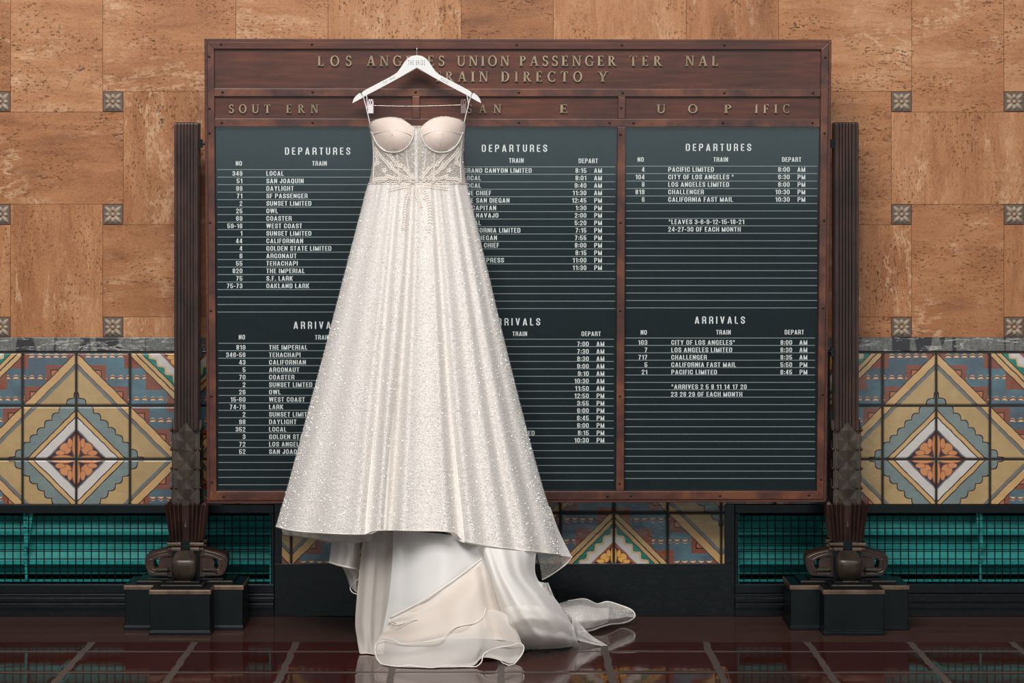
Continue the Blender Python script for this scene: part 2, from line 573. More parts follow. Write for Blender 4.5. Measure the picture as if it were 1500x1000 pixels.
wall.box(RX1, XR, .012, .05, 0, px_z(740))
for a_, b_ in ((LX0, LX1), (RX0, RX1)):
    wall.box(a_, b_, .012, .05, 0, px_z(868))
wo = structure(wall.build('wall_back', [m_trav, flat('stone_joint', S(112, 74, 50), .8)]))
me = wo.data
me.attributes.new('block', 'FLOAT_VECTOR', 'CORNER'); me.attributes.new('tone', 'FLOAT', 'CORNER')
blk = me.attributes['block']; ton = me.attributes['tone']
for (f0, f1, a, tone, rot, org) in blocks:
    for fi in range(f0, f1):
        for li in me.polygons[fi].loop_indices:
            co = me.vertices[me.loops[li].vertex_index].co
            q = (co.z, co.y, co.x) if rot else (co.x, co.y, co.z)
            blk.data[li].vector = (q[0] + a[0], q[1] + a[1], q[2] + a[2]); ton.data[li].value = tone
for fi in range(n0, len(me.polygons)): me.polygons[fi].material_index = 1

# small relief tiles in the corners of the blocks
def rosette(ix, jy):
    cx, cz = OX + ix * P, OZ - jy * P
    h = HB - .002
    b = MB()
    b.box(cx - h, cx + h, -.002, .03, cz - h, cz + h)
    t = b.build('flower_tile', m_ros_rim, wo, bevel=.0012)
    b = MB(); k = h * .86
    b.box(cx - k, cx + k, -.004, .0, cz - k, cz + k)
    b.build('tile_ground', m_ros_bg, t)
    b = MB()
    for q in range(8):
        a = q * math.pi / 4
        L, wd_ = (.0165, .0085) if q % 2 else (.0095, .0082)
        dist = .0250 if q % 2 else .0200
        pts = []
        for k in range(14):
            e = 2 * math.pi * k / 14
            lx, lw = L * math.cos(e), wd_ * math.sin(e) * (1 - .25 * math.cos(e))
            pts.append((cx + math.cos(a) * (dist + lx) - math.sin(a) * lw, cz + math.sin(a) * (dist + lx) + math.cos(a) * lw))
        c0 = (cx + math.cos(a) * dist, -.0105, cz + math.sin(a) * dist)
        n = len(pts)
        b.add([(x, -.004, z) for x, z in pts] + [(c0[0] + (x - c0[0]) * .75, -.0085, c0[2] + (z - c0[2]) * .75) for x, z in pts] + [c0],
              [(i, (i + 1) % n, n + (i + 1) % n, n + i) for i in range(n)] + [(n + i, n + (i + 1) % n, 2 * n) for i in range(n)])
    b.build('petals', m_ros_petal, t, smooth=True)
    b = MB(); b.ball((cx, -.005, cz), .0075, 12, 6, (1, .7, 1))
    b.build('flower_eye', m_ros_eye, t, smooth=True)
for ix in (-1, 0, 1, 2, 3, 4, 5, 6, 7, 8):
    for jy in (-2, -1, 0, 1, 2):
        if jy >= 0 and ix in (2, 3, 4, 5): continue       # behind the notice board
        rosette(ix, jy)

# marble band, tile dado, base
b = MB(); b.box(XL, XR, -.008, .012, px_z(514), px_z(494))
structure(b.build('trim_1', m_marble, bevel=.002))
b = MB()
b.box(XL, XR, -.004, .012, px_z(737.5), px_z(514.5))
b.box(px_x(413), px_x(1061), -.004, .012, px_z(825), px_z(737.5))
structure(b.build('trim_2', m_dado))
b = MB()
b.box(px_x(402), px_x(1076), -.006, .012, 0, px_z(825))
for x0, x1 in ((px_x(402), px_x(413)), (px_x(1061), px_x(1076))): b.box(x0, x1, -.008, .012, px_z(825), px_z(737.5))
for x0, x1 in ((XL, px_x(402)), (px_x(1076), XR)):
    b.box(x0, x1, -.010, .012, 0, px_z(869))
    for z0, z1, yy in ((px_z(880), px_z(874), -.020), (px_z(889), px_z(882), -.026)): b.box(x0, x1, yy, .0, z0, z1)
b.box(XL, LX0, -.004, .012, 0, px_z(737.5)); b.box(RX1, XR, -.004, .012, 0, px_z(737.5))
structure(b.build('baseboard_back', m_black, bevel=.0015))

# recesses for the radiators
b = MB()
for x0, x1 in ((LX0, LX1), (RX0, RX1)):
    b.box(x0 - .05, x1 + .05, .17, .2, 0, .5)
    b.box(x0 - .05, x1 + .05, .05, .2, px_z(740), px_z(740) + .03)
    b.box(x0 - .05, x1 + .05, .05, .2, .03, .06)
    b.box(x0 - .05, x0, .05, .2, 0, .5); b.box(x1, x1 + .05, .05, .2, 0, .5)
structure(b.build('wall_recess', m_cavity))

# ================================================================ RADIATORS AND THEIR GRILLES
def radiator(x0, x1, bx, side, mirror):
    t = thing('radiator', 'teal louvred radiator behind the black wire grille %s of the train board' % side, 'radiator', ((x0 + x1) / 2, .1, .06), 'teal radiators in the wall')
    for (zt, zb, yt, yb) in ((.405, .3745, .050, .022), (.358, .2925, .060, .022), (.290, .236, .085, .050), (.2325, .184, .055, .022), (.172, .138, .10, .075), (.1275, .1215, .04, .018)):
        yt += .012; yb += .012
        m = MB()
        lip = .010
        if zt - zb < .02:
            m.box(x0 + .004, x1 - .004, yb, yt, zb, zt); m.build('louvre', m_teal, t)
            continue
        prof = [(yt, zt), (yb + .012, zb + .012), (yb, zb + lip), (yb, zb), (yb + .006, zb), (yb + .02, zb + .012), (yt + .008, zt)]
        n = len(prof)
        m.add([(x0 + .004, y, z) for y, z in prof] + [(x1 - .004, y, z) for y, z in prof],
              [tuple(range(n - 1, -1, -1)), tuple(range(n, 2 * n))] + [(i, (i + 1) % n, n + (i + 1) % n, n + i) for i in range(n)])
        m.build('louvre', m_teal, t)
    m = MB()
    d = -1 if mirror else 1
    m.hexa([(bx - .004, .0201, .13), (bx + .004, .0201, .13), (bx + .004, .0250, .13), (bx - .004, .0250, .13), (bx - .012, .0201, .39), (bx - .004, .0201, .39), (bx - .004, .0250, .39), (bx - .012, .0250, .39)])
    m.hexa([(bx - .006, .0150, .25), (bx + .008, .0150, .25), (bx + .008, .0201, .25), (bx - .006, .0201, .25), (bx + .012 * d - .007, .0150, .385), (bx + .012 * d + .0150, .0150, .385), (bx + .012 * d + .0150, .0201, .385), (bx + .012 * d - .007, .0201, .385)])
    for zz in (.36, .33, .255, .215): m.box(bx - .010, bx + .006, .0140, .026, zz - .006, zz + .006)
    m.build('hanger_strap', m_teal, t)
    m = MB(); m.box(x1 - .0075 if not mirror else x0 + .001, x1 - .001 if not mirror else x0 + .0075, .02, .12, .115, .395)
    m.build('end_plate', m_teal, t)
    return t

def grille(x0, x1, side):
    t = thing('wire_grille', 'black square wire grille %s of the train board in front of a teal radiator' % side, 'grille', ((x0 + x1) / 2, 0, .08), 'wire grilles in the wall')
    z0, z1 = px_z(868), px_z(738)
    zi0, zi1 = px_z(855), px_z(751)
    m = MB()
    m.box(x0, x1, -.012, .012, zi1, z1); m.box(x0, x1, -.012, .012, z0, zi0)
    m.box(x0, x0 + .012, -.012, .012, zi0, zi1); m.box(x1 - .012, x1, -.012, .012, zi0, zi1)
    m.build('grille_frame', m_iron, t, bevel=.002)
    m = MB()
    n = int((x1 - x0) / .0287)
    for i in range(1, n + 1):
        x = x0 + .006 + i * .0287 + RND.uniform(-.0006, .0006)
        if x > x1 - .01: break
        m.box(x - .0017, x + .0017, .001, .0044, zi0, zi1)
    k = 1
    while zi1 - k * .0281 > zi0:
        z = zi1 - k * .0281; k += 1
        m.box(x0 + .01, x1 - .01, -.0012, .0012, z - .0016, z + .0016)
    m.build('wire_mesh', m_wire, t)
    return t
radiator(LX0 + .01, LX1 - .012, px_x(37), 'left', False); grille(LX0, LX1, 'left')
radiator(RX0 + .012, RX1 - .01, px_x(1438), 'right', True); grille(RX0, RX1, 'right')

# ================================================================ THE TRAIN DIRECTORY (board on two posts)
AL = math.radians(3.4)
P0 = Vector((0, -.28, 1.265))
BV = Vector((0, -math.sin(AL), math.cos(AL)))     # up the leaning board
BN = Vector((0, -math.cos(AL), -math.sin(AL)))    # towards the hall
def bu(px, py):
    d = Vector(((px - VX) / F, 1, (HY - py) / F)); C = Vector((0, -CD, H))
    s = (P0 - C).dot(BN) / d.dot(BN)
    p = C + d * s
    return p.x, (p - P0).dot(BV)
def BX(u, d, v):   # local board coordinates: x, depth behind the front face, height
    p = P0 + Vector((1, 0, 0)) * u + BV * v - BN * d
    return (p.x, p.y, p.z)

board = thing('train_directory', 'large dark wooden train directory board with teal black panels standing between two bronze posts', 'notice board', (0.07, -.2, 0))

def quad(name, pts, d0, d1, mat, parent, bevel=.0015, label=None):
    """frame member: polygon in picture coordinates on the board plane, from depth d0 to d1"""
    m = MB(BX)
    m.prism([bu(*p) for p in pts], d0, d1)
    return m.build(name, mat, parent, bevel=bevel, label=label)
# outer edge moulding: four mitred members
OUT = [(299, 56.5), (1218.5, 58), (1210.5, 735.5), (303, 737.5)]
MID = [(303.5, 61), (1214, 62.5), (1206.5, 731), (307, 733)]
INN = [(313.5, 71.5), (1203, 72.5), (1196.5, 719.5), (317, 719.5)]
nm = ('frame_rail', 'frame_stile', 'frame_rail', 'frame_stile')
rails = {}
for i in range(4):
    j = (i + 1) % 4
    quad('frame_moulding', [OUT[i], OUT[j], MID[j], MID[i]][::-1], .004, .075, m_wood, board)
    rails[i] = quad(nm[i], [MID[i], MID[j], INN[j], INN[i]][::-1], 0, .055, m_wood if i in (0, ) else m_wood2, board)
crossbar = quad('cross_rail', [(313.5, 141), (1202, 141.5), (1202, 130.5), (313.5, 129.5)], 0, .05, m_wood2, board)
crossbar2 = quad('cross_rail', [(314, 185.5), (1201, 186.0), (1201, 174.5), (314, 173.5)], 0, .05, m_wood2, board)
mulls = [quad('mullion', [(604, 173.5), (614.5, 173.5), (614.5, 141), (604, 141)], 0, .05, m_wood2, board),
         quad('mullion', [(905.5, 174), (916, 174), (916, 141.5), (905.5, 141.5)], 0, .05, m_wood2, board)]
quad('divider', [(602, 719.5), (614, 719.5), (614, 185.5), (602, 185.5)], 0, .05, m_wood2, board)
divider = quad('divider', [(902.5, 719.5), (914, 719.5), (916, 185.8), (904.5, 185.8)], 0, .05, m_wood2, board)
m = MB(BX); u0, v1 = bu(306, 64); u1, v0 = bu(1208, 730)
m.box(u0, u1, .056, .07, v0, v1); m.build('back_panel', m_wood, board)
# header panels
head = quad('header_panel', [(312, 131), (1204, 132), (1204, 71), (312, 70)], .012, .05, m_wood, board, 0)
subs = [quad('name_panel', [(312, 175), (606, 175), (606, 139), (312, 139)], .012, .05, m_wood, board, 0),
        quad('name_panel', [(613, 175), (908, 175), (908, 139), (613, 139)], .012, .05, m_wood, board, 0),
        quad('name_panel', [(914, 175), (1204, 175), (1204, 139), (914, 139)], .012, .05, m_wood, board, 0)]
panels = [quad('schedule_panel', [(314, 721), (604, 721), (604, 184), (314, 184)], .020, .05, m_panel, board, 0),
          quad('schedule_panel', [(612, 721), (905, 721), (906, 184), (612, 184)], .020, .05, m_panel, board, 0),
          quad('schedule_panel', [(912, 721), (1199, 721), (1204, 184), (914, 184)], .020, .05, m_panel, board, 0)]
# screws
SCREWS = [(324, 65), (457, 65), (757, 65.5), (911, 66), (1061, 66), (326, 135), (458, 135), (609, 135), (760, 135.5), (912, 136), (1061, 136), (1191, 136),
          (325, 179.5), (458, 179.5), (760, 179.5), (893, 180), (928, 180), (1059, 180), (1190, 180), (306.5, 83), (307, 159), (307, 195), (308, 326), (309, 455), (310, 580), (310.5, 706),
          (1209, 84), (1208, 195), (1207, 323), (1206, 451), (1205, 578), (1202.5, 702), (910, 158), (909, 197), (909, 326), (908.5, 455), (908, 580), (907.5, 708),
          (328, 727), (457, 727), (890, 726), (924, 726), (1055, 726), (1185, 725)]
for (sx, sy) in SCREWS:
    u, v = bu(sx, sy)
    m = MB(BX); m.ball((u, -.0004, v), .0046, 10, 6, (1, .55, 1))
    m.build('screw', m_screw, board, smooth=True)

# ---- raised serif capitals
T, TH, SH = .20, .10, .07
def ring(cx, cy, rx, ry, tx, ty, a0, a1, n=22):
    out = []
    for i in range(n):
        p = []
        for q in (i, i + 1):
            a = math.radians(a0 + (a1 - a0) * q / n)
            p.append(((cx + rx * math.cos(a), cy + ry * math.sin(a)), (cx + (rx - tx) * math.cos(a), cy + (ry - ty) * math.sin(a))))
        out.append([p[0][0], p[1][0], p[1][1], p[0][1]])
    return out
def R_(x0, y0, x1, y1): return [(x0, y0), (x1, y0), (x1, y1), (x0, y1)]
def dg(x0, y0, x1, y1, w): return [(x0, y0), (x0 + w, y0), (x1 + w, y1), (x1, y1)]
def stem(x, w=T, s=.06): return [R_(x, 0, x + w, 1), R_(x - s, 0, x + w + s, SH), R_(x - s, 1 - SH, x + w + s, 1)]
GL = {
 'L': (.62, stem(.06) + [R_(.06, 0, .58, .07), R_(.53, 0, .59, .24)]),
 'O': (.90, ring(.45, .5, .44, .52, .17, .08, 0, 360, 36)),
 'S': (.58, ring(.29, .75, .25, .26, .13, .10, 20, 270) + ring(.29, .27, .28, .29, .14, .11, 90, -160) + [R_(.47, .72, .53, .98), R_(.02, .02, .08, .28)]),
 'A': (.86, [dg(.06, 0, .38, 1, .09), dg(.62, 0, .35, 1, .18), R_(.18, .30, .66, .37), R_(0, 0, .24, SH), R_(.54, 0, .88, SH)]),
 'N': (.88, [R_(.10, 0, .19, 1), R_(.70, 0, .79, 1), [(.10, 1), (.28, 1), (.79, 0), (.66, 0)], R_(0, 0, .29, SH), R_(0, 1 - SH, .26, 1), R_(.60, 1 - SH, .89, 1)]),
 'G': (.86, ring(.45, .5, .44, .52, .17, .08, 45, 330) + [R_(.64, .04, .80, .42), R_(.56, .37, .88, .43), R_(.72, .70, .78, .98)]),
 'E': (.66, stem(.06) + [R_(.06, 0, .60, .07), R_(.06, .93, .58, 1), R_(.2, .47, .46, .54), R_(.55, 0, .61, .24), R_(.53, .78, .59, 1), R_(.42, .38, .48, .63)]),
 'F': (.62, stem(.06) + [R_(.06, .93, .58, 1), R_(.2, .47, .46, .54), R_(.53, .78, .59, 1), R_(.42, .38, .48, .63)]),
 'U': (.86, [R_(.10, .30, .27, 1), R_(.68, .30, .77, 1), R_(.0, 1 - SH, .37, 1), R_(.58, 1 - SH, .87, 1)] + ring(.435, .32, .335, .34, .15, .09, 180, 360)),
 'I': (.36, stem(.08, T, .07)),
 'P': (.64, stem(.06) + ring(.24, .74, .36, .26, .16, .07, -90, 90) + [R_(.1, .48, .26, .55), R_(.1, .93, .26, 1)]),
 'R': (.76, stem(.06) + ring(.24, .74, .36, .26, .16, .07, -90, 90) + [R_(.1, .48, .30, .55), R_(.1, .93, .26, 1), dg(.60, 0, .26, .5, .18), R_(.56, 0, .84, SH)]),
 'D': (.84, stem(.06) + ring(.30, .5, .50, .5, .17, .07, -90, 90, 26) + [R_(.1, 0, .32, .07), R_(.1, .93, .32, 1)]),
 'C': (.80, ring(.45, .5, .44, .52, .17, .08, 48, 312) + [R_(.69, .70, .75, .98), R_(.69, .02, .75, .30)]),
 'T': (.74, stem(.28) + [R_(.02, .93, .72, 1), R_(.02, .76, .08, 1), R_(.66, .76, .72, 1)]),
 'Y': (.80, [R_(.31, 0, .48, .5), dg(.31, .45, .06, 1, .17), dg(.42, .45, .66, 1, .09), R_(.23, 0, .56, SH), R_(0, 1 - SH, .32, 1), R_(.56, 1 - SH, .84, 1)]),
}
def raised(text, x0, x1, y0, y1, parent):
    u0, vt = bu(x0, y0); u1, vb = bu(x1, y1)
    ws = [GL[c][0] for c in text]
    h = vt - vb
    n = len(text)
    if n > 1:
        gap = ((u1 - u0) / h - sum(ws)) / (n - 1)
        sx = 1.0
        if gap < .06: sx = ((u1 - u0) / h - .06 * (n - 1)) / sum(ws); gap = .06
    else: gap, sx = 0, (u1 - u0) / h / ws[0]
    x = u0
    for c, w in zip(text, ws):
        m = MB(BX)
        for poly in GL[c][1]:
            pp = [(x + px * h * sx, vb + py * h) for px, py in poly]
            ar = sum(pp[i][0] * pp[(i + 1) % len(pp)][1] - pp[(i + 1) % len(pp)][0] * pp[i][1] for i in range(len(pp)))
            m.prism(pp if ar > 0 else pp[::-1], .004, .0125)
        m.build('letter', m_letter, parent)
        x += (w * sx + gap) * h
for w, a, b_ in (('LOS', 465, 515), ('ANGELES', 537, 651), ('UNION', 669, 746), ('PASSENGER', 761, 902), ('TER', 922, 969), ('NAL', 1004, 1052)):
    raised(w, a, b_, 81.6, 96.6, head)
for w, a, b_ in (('TRAIN', 635, 715), ('DIRECTO', 734, 853), ('Y', 876, 890)):
    raised(w, a, b_, 104.6, 119.6, head)
for w, a, b_, k in (('SOUT', 335, 396, 0), ('ERN', 419, 466, 0), ('SAN', 684, 734, 1), ('E', 820, 832, 1), ('U', 962, 975, 2), ('O', 1008, 1022, 2), ('P', 1061, 1072, 2), ('IFIC', 1106, 1157, 2)):
    raised(w, a, b_, 153, 165.6, subs[k])

# ---- condensed sans capitals for the schedules
def _sans():
    w, X, Y = .52, .150, .122
    h = w / 2
    A = lambda cy, a0, a1, ry=.27, n=9: ring(h, cy, h, ry, X, Y, a0, a1, n)
    q = .73
    Lf, Rt = lambda a, b: R_(0, a, X, b), lambda a, b: R_(w - X, a, w, b)
    bar = lambda y, x0=0, x1=w: R_(x0, y, x1, y + Y)
    Q = lambda cx, cy, a0, a1, rx=.24, ry=.26: ring(cx, cy, rx, ry, X, Y, a0, a1, 6)
    g = {}
    g['A'] = (.56, [dg(0, 0, .19, 1, X), dg(.56 - X, 0, .37 - X, 1, X), R_(.12, .18, .44, .30), R_(.19, .86, .37, 1)])
    bowl = [R_(0, .87, .28, 1), R_(0, .40, .28, .53)] + Q(w - .24, .76, 0, 90, .24, .24) + Q(w - .24, .64, 270, 360, .24, .24) + [Rt(.63, .77)]
    g['P'] = (w, [Lf(0, 1)] + bowl)
    g['R'] = (.52, [Lf(0, 1)] + bowl + [R_(w - X, .0, w, .40), R_(.2, .36, w - .05, .47)])
    g['B'] = (w, [Lf(0, 1)] + bowl + Q(w - .24, .36, 0, 90) + Q(w - .24, .26, 270, 360) + [Rt(.25, .37), bar(0, 0, .28)])
    g['C'] = (w, A(q, 0, 180) + A(.27, 180, 360) + [Lf(.27, q), Rt(.62, q), Rt(.27, .40)])
    g['G'] = (w, A(q, 0, 180) + A(.27, 180, 360) + [Lf(.27, q), Rt(.64, q), Rt(.0, .5), R_(h, .38, w, .5)])
    g['O'] = (w, A(q, 0, 180) + A(.27, 180, 360) + [Lf(.27, q), Rt(.27, q)])
    g['Q'] = (w, g['O'][1] + [dg(.44, -.08, .26, .24, .13)])
    g['0'] = (.46, [[(x * .92, y) for x, y in p] for p in g['O'][1]])
    g['D'] = (w, [Lf(0, 1), bar(.865, 0, .28), bar(0, 0, .28)] + Q(w - .24, q + .01, 0, 90) + Q(w - .24, .26, 270, 360) + [Rt(.26, .74)])
    g['E'] = (.42, [Lf(0, 1), bar(.865, 0, .42), bar(.44, 0, .38), bar(0, 0, .42)])
    g['F'] = (.40, [Lf(0, 1), bar(.865, 0, .40), bar(.43, 0, .36)])
    g['H'] = (.52, [Lf(0, 1), R_(.52 - X, 0, .52, 1), bar(.44, 0, .52)])
    g['I'] = (X + .01, [Lf(0, 1)])
    g['J'] = (.42, [R_(.42 - X, .25, .42, 1), R_(0, .25, X, .38)] + ring(.21, .25, .21, .25, X, Y, 180, 360, 9))
    g['K'] = (.54, [Lf(0, 1), dg(.10, .38, .37, 1, X), dg(.38, 0, .16, .58, X)])
    g['L'] = (.40, [Lf(0, 1), bar(0, 0, .40)])
    g['M'] = (.66, [Lf(0, 1), R_(.66 - X, 0, .66, 1), dg(.26, 0, .0, 1, .14), dg(.26, 0, .52, 1, .14)])
    g['N'] = (.53, [Lf(0, 1), R_(.53 - X, 0, .53, 1), dg(.53 - X, 0, 0, 1, X)])
    g['S'] = (.48, A(q, 0, 180) + A(.27, 180, 360) + [Rt(.66, q), Lf(.27, .36), Lf(.62, q), Rt(.27, .40), [(0, .64), (X * .8, .72), (w, .38), (w - X * .8, .28)]])
    g['T'] = (.46, [R_(.23 - X / 2, 0, .23 + X / 2, 1), bar(.865, 0, .46)])
    g['U'] = (w, [Lf(.27, 1), Rt(.27, 1)] + A(.27, 180, 360))
    g['V'] = (.54, [dg(.27 - X / 2, 0, 0, 1, X), dg(.27 - X / 2, 0, .54 - X, 1, X)])
    g['W'] = (.78, [dg(.12, 0, 0, 1, .15), dg(.12, 0, .315, 1, .15), dg(.51, 0, .315, 1, .15), dg(.51, 0, .63, 1, .15)])
    g['X'] = (.54, [dg(0, 0, .54 - X, 1, X), dg(.54 - X, 0, 0, 1, X)])
    g['Y'] = (.54, [R_(.27 - X / 2, 0, .27 + X / 2, .46), dg(.27 - X / 2, .40, 0, 1, X), dg(.27 - X / 2, .40, .54 - X, 1, X)])
    g['1'] = (.34, [R_(.34 - X, 0, .34, 1), [(.02, .70), (.34 - X, .76), (.34 - X, .9), (.02, .83)], R_(.16, .82, .34, 1)])
    g['2'] = (.46, [[(x * .92, y) for x, y in p] for p in A(q, 0, 180) + [Rt(.62, q), Lf(.64, q), bar(0), [(0, .10), (X, .10), (w, .66), (w - X, .66)]]])
    g['3'] = (.46, [[(x * .92, y) for x, y in p] for p in A(.74, 0, 180, .26) + A(.26, 180, 360, .26) + [Rt(.60, .75), Rt(.25, .44), Lf(.68, .75), Lf(.25, .33), bar(.445, .16, w - .05), R_(w - X, .42, w - .03, .62)]])
    g['4'] = (.48, [R_(.28, 0, .43, 1), bar(.18, 0, .48), [(0, .22), (.13, .22), (.34, 1), (.24, 1)]])
    g['5'] = (.46, [[(x * .92, y) for x, y in p] for p in [bar(.865), Lf(.42, 1), Rt(.27, .42), Lf(.25, .33)] + A(.26, 180, 360, .26) + A(.40, 0, 150, .22)])
    six = A(.28, 180, 360, .28) + A(.36, 0, 180, .24) + A(.74, 0, 180, .26) + [Lf(.26, .75), Rt(.27, .38), Rt(.66, .75)]
    g['6'] = (.46, [[(x * .92, y) for x, y in p] for p in six])
    g['9'] = (.46, [[((w - x) * .92, 1 - y) for x, y in p] for p in six])
    g['7'] = (.44, [bar(.865, 0, .44), dg(.07, 0, .27, .9, X)])
    g['8'] = (.46, [[(x * .92, y) for x, y in p] for p in A(.76, 0, 180, .24) + A(.72, 180, 360, .24) + A(.28, 0, 180, .27) + A(.27, 180, 360, .27) + [Lf(.26, .30), Rt(.26, .30), Lf(.71, .77), Rt(.71, .77)]])
    g['-'] = (.26, [R_(0, .36, .26, .50)])
    g[':'] = (X, [R_(0, .10, X, .27), R_(0, .55, X, .72)])
    g['.'] = (X, [R_(0, 0, X, .17)])
    g['*'] = (.34, [R_(.13, .58, .21, 1), [(.0, .66), (.04, .60), (.34, .92), (.30, .98)], [(.0, .92), (.04, .98), (.34, .66), (.30, .60)]])
    g[' '] = (.16, [])
    return g
SANS = _sans()

# ---- printed schedules
DG = None
def text_mesh(s, bold=.022, spacing=1.12):
    c = bpy.data.curves.new('t', 'FONT'); c.body = s; c.size = 1.0
    c.offset = bold; c.space_character = spacing; c.resolution_u = 3
    o = bpy.data.objects.new('t', c); COL.objects.link(o)
    bpy.context.view_layer.update()
    dgx = bpy.context.evaluated_depsgraph_get()
    me = o.evaluated_get(dgx).to_mesh()
    vs_ = [tuple(v.co) for v in me.vertices]; fs = [tuple(p.vertices) for p in me.polygons]
    o.evaluated_get(dgx).to_mesh_clear()
    bpy.data.objects.remove(o); bpy.data.curves.remove(c)
    return vs_, fs
_cap = text_mesh('H', 0, 1)[0]; CAPH = max(v[1] for v in _cap)
def put(m, s, x, yc, hpx, xs, align='L', d=.0192, gap=.165):
    """one line of capitals; x, yc and the cap height hpx in the photograph's pixels"""
    adv = [SANS[c][0] + gap for c in s]
    wid = (sum(adv) - gap) * hpx * xs
    x0 = x - {'L': 0, 'R': wid, 'C': wid / 2}[align]
    for c, a in zip(s, adv):
        for poly in SANS[c][1]:
            pp = [bu(x0 + px * hpx * xs, yc + hpx / 2 - py * hpx) for px, py in poly]
            ar = sum(pp[i][0] * pp[(i + 1) % len(pp)][1] - pp[(i + 1) % len(pp)][0] * pp[i][1] for i in range(len(pp)))
            if ar < 0: pp = pp[::-1]
            m.prism(pp, d, d + .0008)
        x0 += a * hpx * xs
RX = 1.215
def schedule(panel, name, title, tx, ty, heads, rows, y_first, x_no, x_train, x_dep, x_ap, extra=(), pitch=10.92):
    m = MB(BX)
    put(m, title, tx, ty, 10.6, 1.09, 'C', gap=.37)
    for s, x, y in heads: put(m, s, x, y, 6.8, 1.08, 'C')
    for i, rw in enumerate(rows):
        y = y_first + i * pitch
        no, tr, dep, ap = rw
        if no: put(m, no, x_no, y, 6.8, RX, 'R')
        if tr: put(m, tr, x_train, y, 6.8, RX, 'L')
        if dep: put(m, dep, x_dep, y, 6.8, RX, 'R'); put(m, ap, x_ap, y, 6.8, RX, 'R')
    for s, x, y in extra: put(m, s, x, y, 6.8, RX, 'L')
    return m.build(name, m_white_text, panel)
def rules(panel, xa, xb, ys):
    m = MB(BX)
    for y in ys:
        u0, v = bu(xa, y); u1, _ = bu(xb, y)
        m.box(u0, u1, .0194, .0205, v - .0011, v + .0011)
    m.build('ruled_lines', m_rule, panel)
r = lambda *a: [tuple((list(q) + [None] * 4)[:4]) for q in a]
schedule(panels[0], 'departures_lettering', 'DEPARTURES', 464.5, 221.5, [('NO', 349, 239.5), ('TRAIN', 467.5, 239.5)],
    r(('349', 'LOCAL'), ('51', 'SAN JOAQUIN'), ('99', 'DAYLIGHT'), ('71', 'SF PASSENGER'), ('2', 'SUNSET LIMITED'), ('25', 'OWL'), ('69', 'COASTER'), ('59-16', 'WEST COAST'), ('1', 'SUNSET LIMITED'),
      ('44', 'CALIFORNIAN'), ('4', 'GOLDEN STATE LIMITED'), ('6', 'ARGONAUT'), ('55', 'TEHACHAPI'), ('820', 'THE IMPERIAL'), ('75', 'S.F. LARK'), ('75-73', 'OAKLAND LARK')), 254.3, 354, 389.5, 0, 0, pitch=11.0)
schedule(panels[0], 'arrivals_lettering', 'ARRIVALS', 466, 477, [('NO', 353.5, 494.5), ('TRAIN', 471.5, 494.8)],
    r(('819', 'THE IMPERIAL'), ('346-56', 'TEHACHAPI'), ('43', 'CALIFORNIAN'), ('5', 'ARGONAUT'), ('70', 'COASTER'), ('2', 'SUNSET LIMTED'), ('26', 'OWL'), ('15-60', 'WEST COAST'), ('74-76', 'LARK'), ('2', 'SUNSET LIMITED'),
      ('98', 'DAYLIGHT'), ('352', 'LOCAL'), ('3', 'GOLDEN STATE LIMITED'), ('72', 'LOS ANGELES LIMITED'), ('52', 'SAN JOAQUIN')), 509.5, 358.5, 393.5, 0, 0, pitch=10.93)
rules(panels[0], 317.5, 602, [248.7 + 11.0 * k for k in range(20)]); rules(panels[0], 319, 602, [503.5 + 10.93 * k for k in range(20)])
schedule(panels[1], 'departures_lettering', 'DEPARTURES', 753.5, 217.3, [('TRAIN', 756.5, 235.3), ('DEPART', 862, 235.8)],
    r(('', 'GRAND CANYON LIMITED', '8:15', 'AM'), ('', 'LOCAL', '8:01', 'AM'), ('', 'LOCAL', '9:40', 'AM'), ('', 'THE CHIEF', '11:30', 'AM'), ('', 'THE SAN DIEGAN', '12:45', 'PM'), ('', 'EL CAPITAN', '1:30', 'PM'), ('', 'THE NAVAJO', '2:00', 'PM'),
      ('', 'LOCAL', '5:20', 'PM'), ('', 'CALIFORNIA LIMITED', '7:15', 'PM'), ('', 'SAN DIEGAN', '7:55', 'PM'), ('', 'SUPER CHIEF', '8:00', 'PM'), ('', 'SCOUT', '8:15', 'PM'), ('', 'MAIL EXPRESS', '11:00', 'PM'), ('', '', '11:30', 'PM')), 250, 0, 679, 859, 882, pitch=10.97)
schedule(panels[1], 'arrivals_lettering', 'ARRIVALS', 754.5, 472, [('TRAIN', 761.5, 489.6), ('DEPART', 866.2, 489.6)],
    r(('', '', '7:00', 'AM'), ('', '', '7:30', 'AM'), ('', '      LIMITED', '8:30', 'AM'), ('', '        CHIEF', '9:00', 'AM'), ('', '', '9:10', 'AM'), ('', '', '10:30', 'AM'), ('', '', '11:50', 'AM'), ('', '', '12:50', 'PM'), ('', '', '3:55', 'PM'),
      ('', '', '6:00', 'PM'), ('', '', '6:45', 'PM'), ('', '', '8:00', 'PM'), ('', '', '8:15', 'PM'), ('', '', '10:30', 'PM')), 504.5, 0, 683, 862.5, 885.5,
    extra=(('ED', 774, 635.3),), pitch=10.87)
rules(panels[1], 616, 901.5, [244.6 + 10.95 * k for k in range(20)]); rules(panels[1], 616, 899.5, [497.5 + 10.9 * k for k in range(20)])
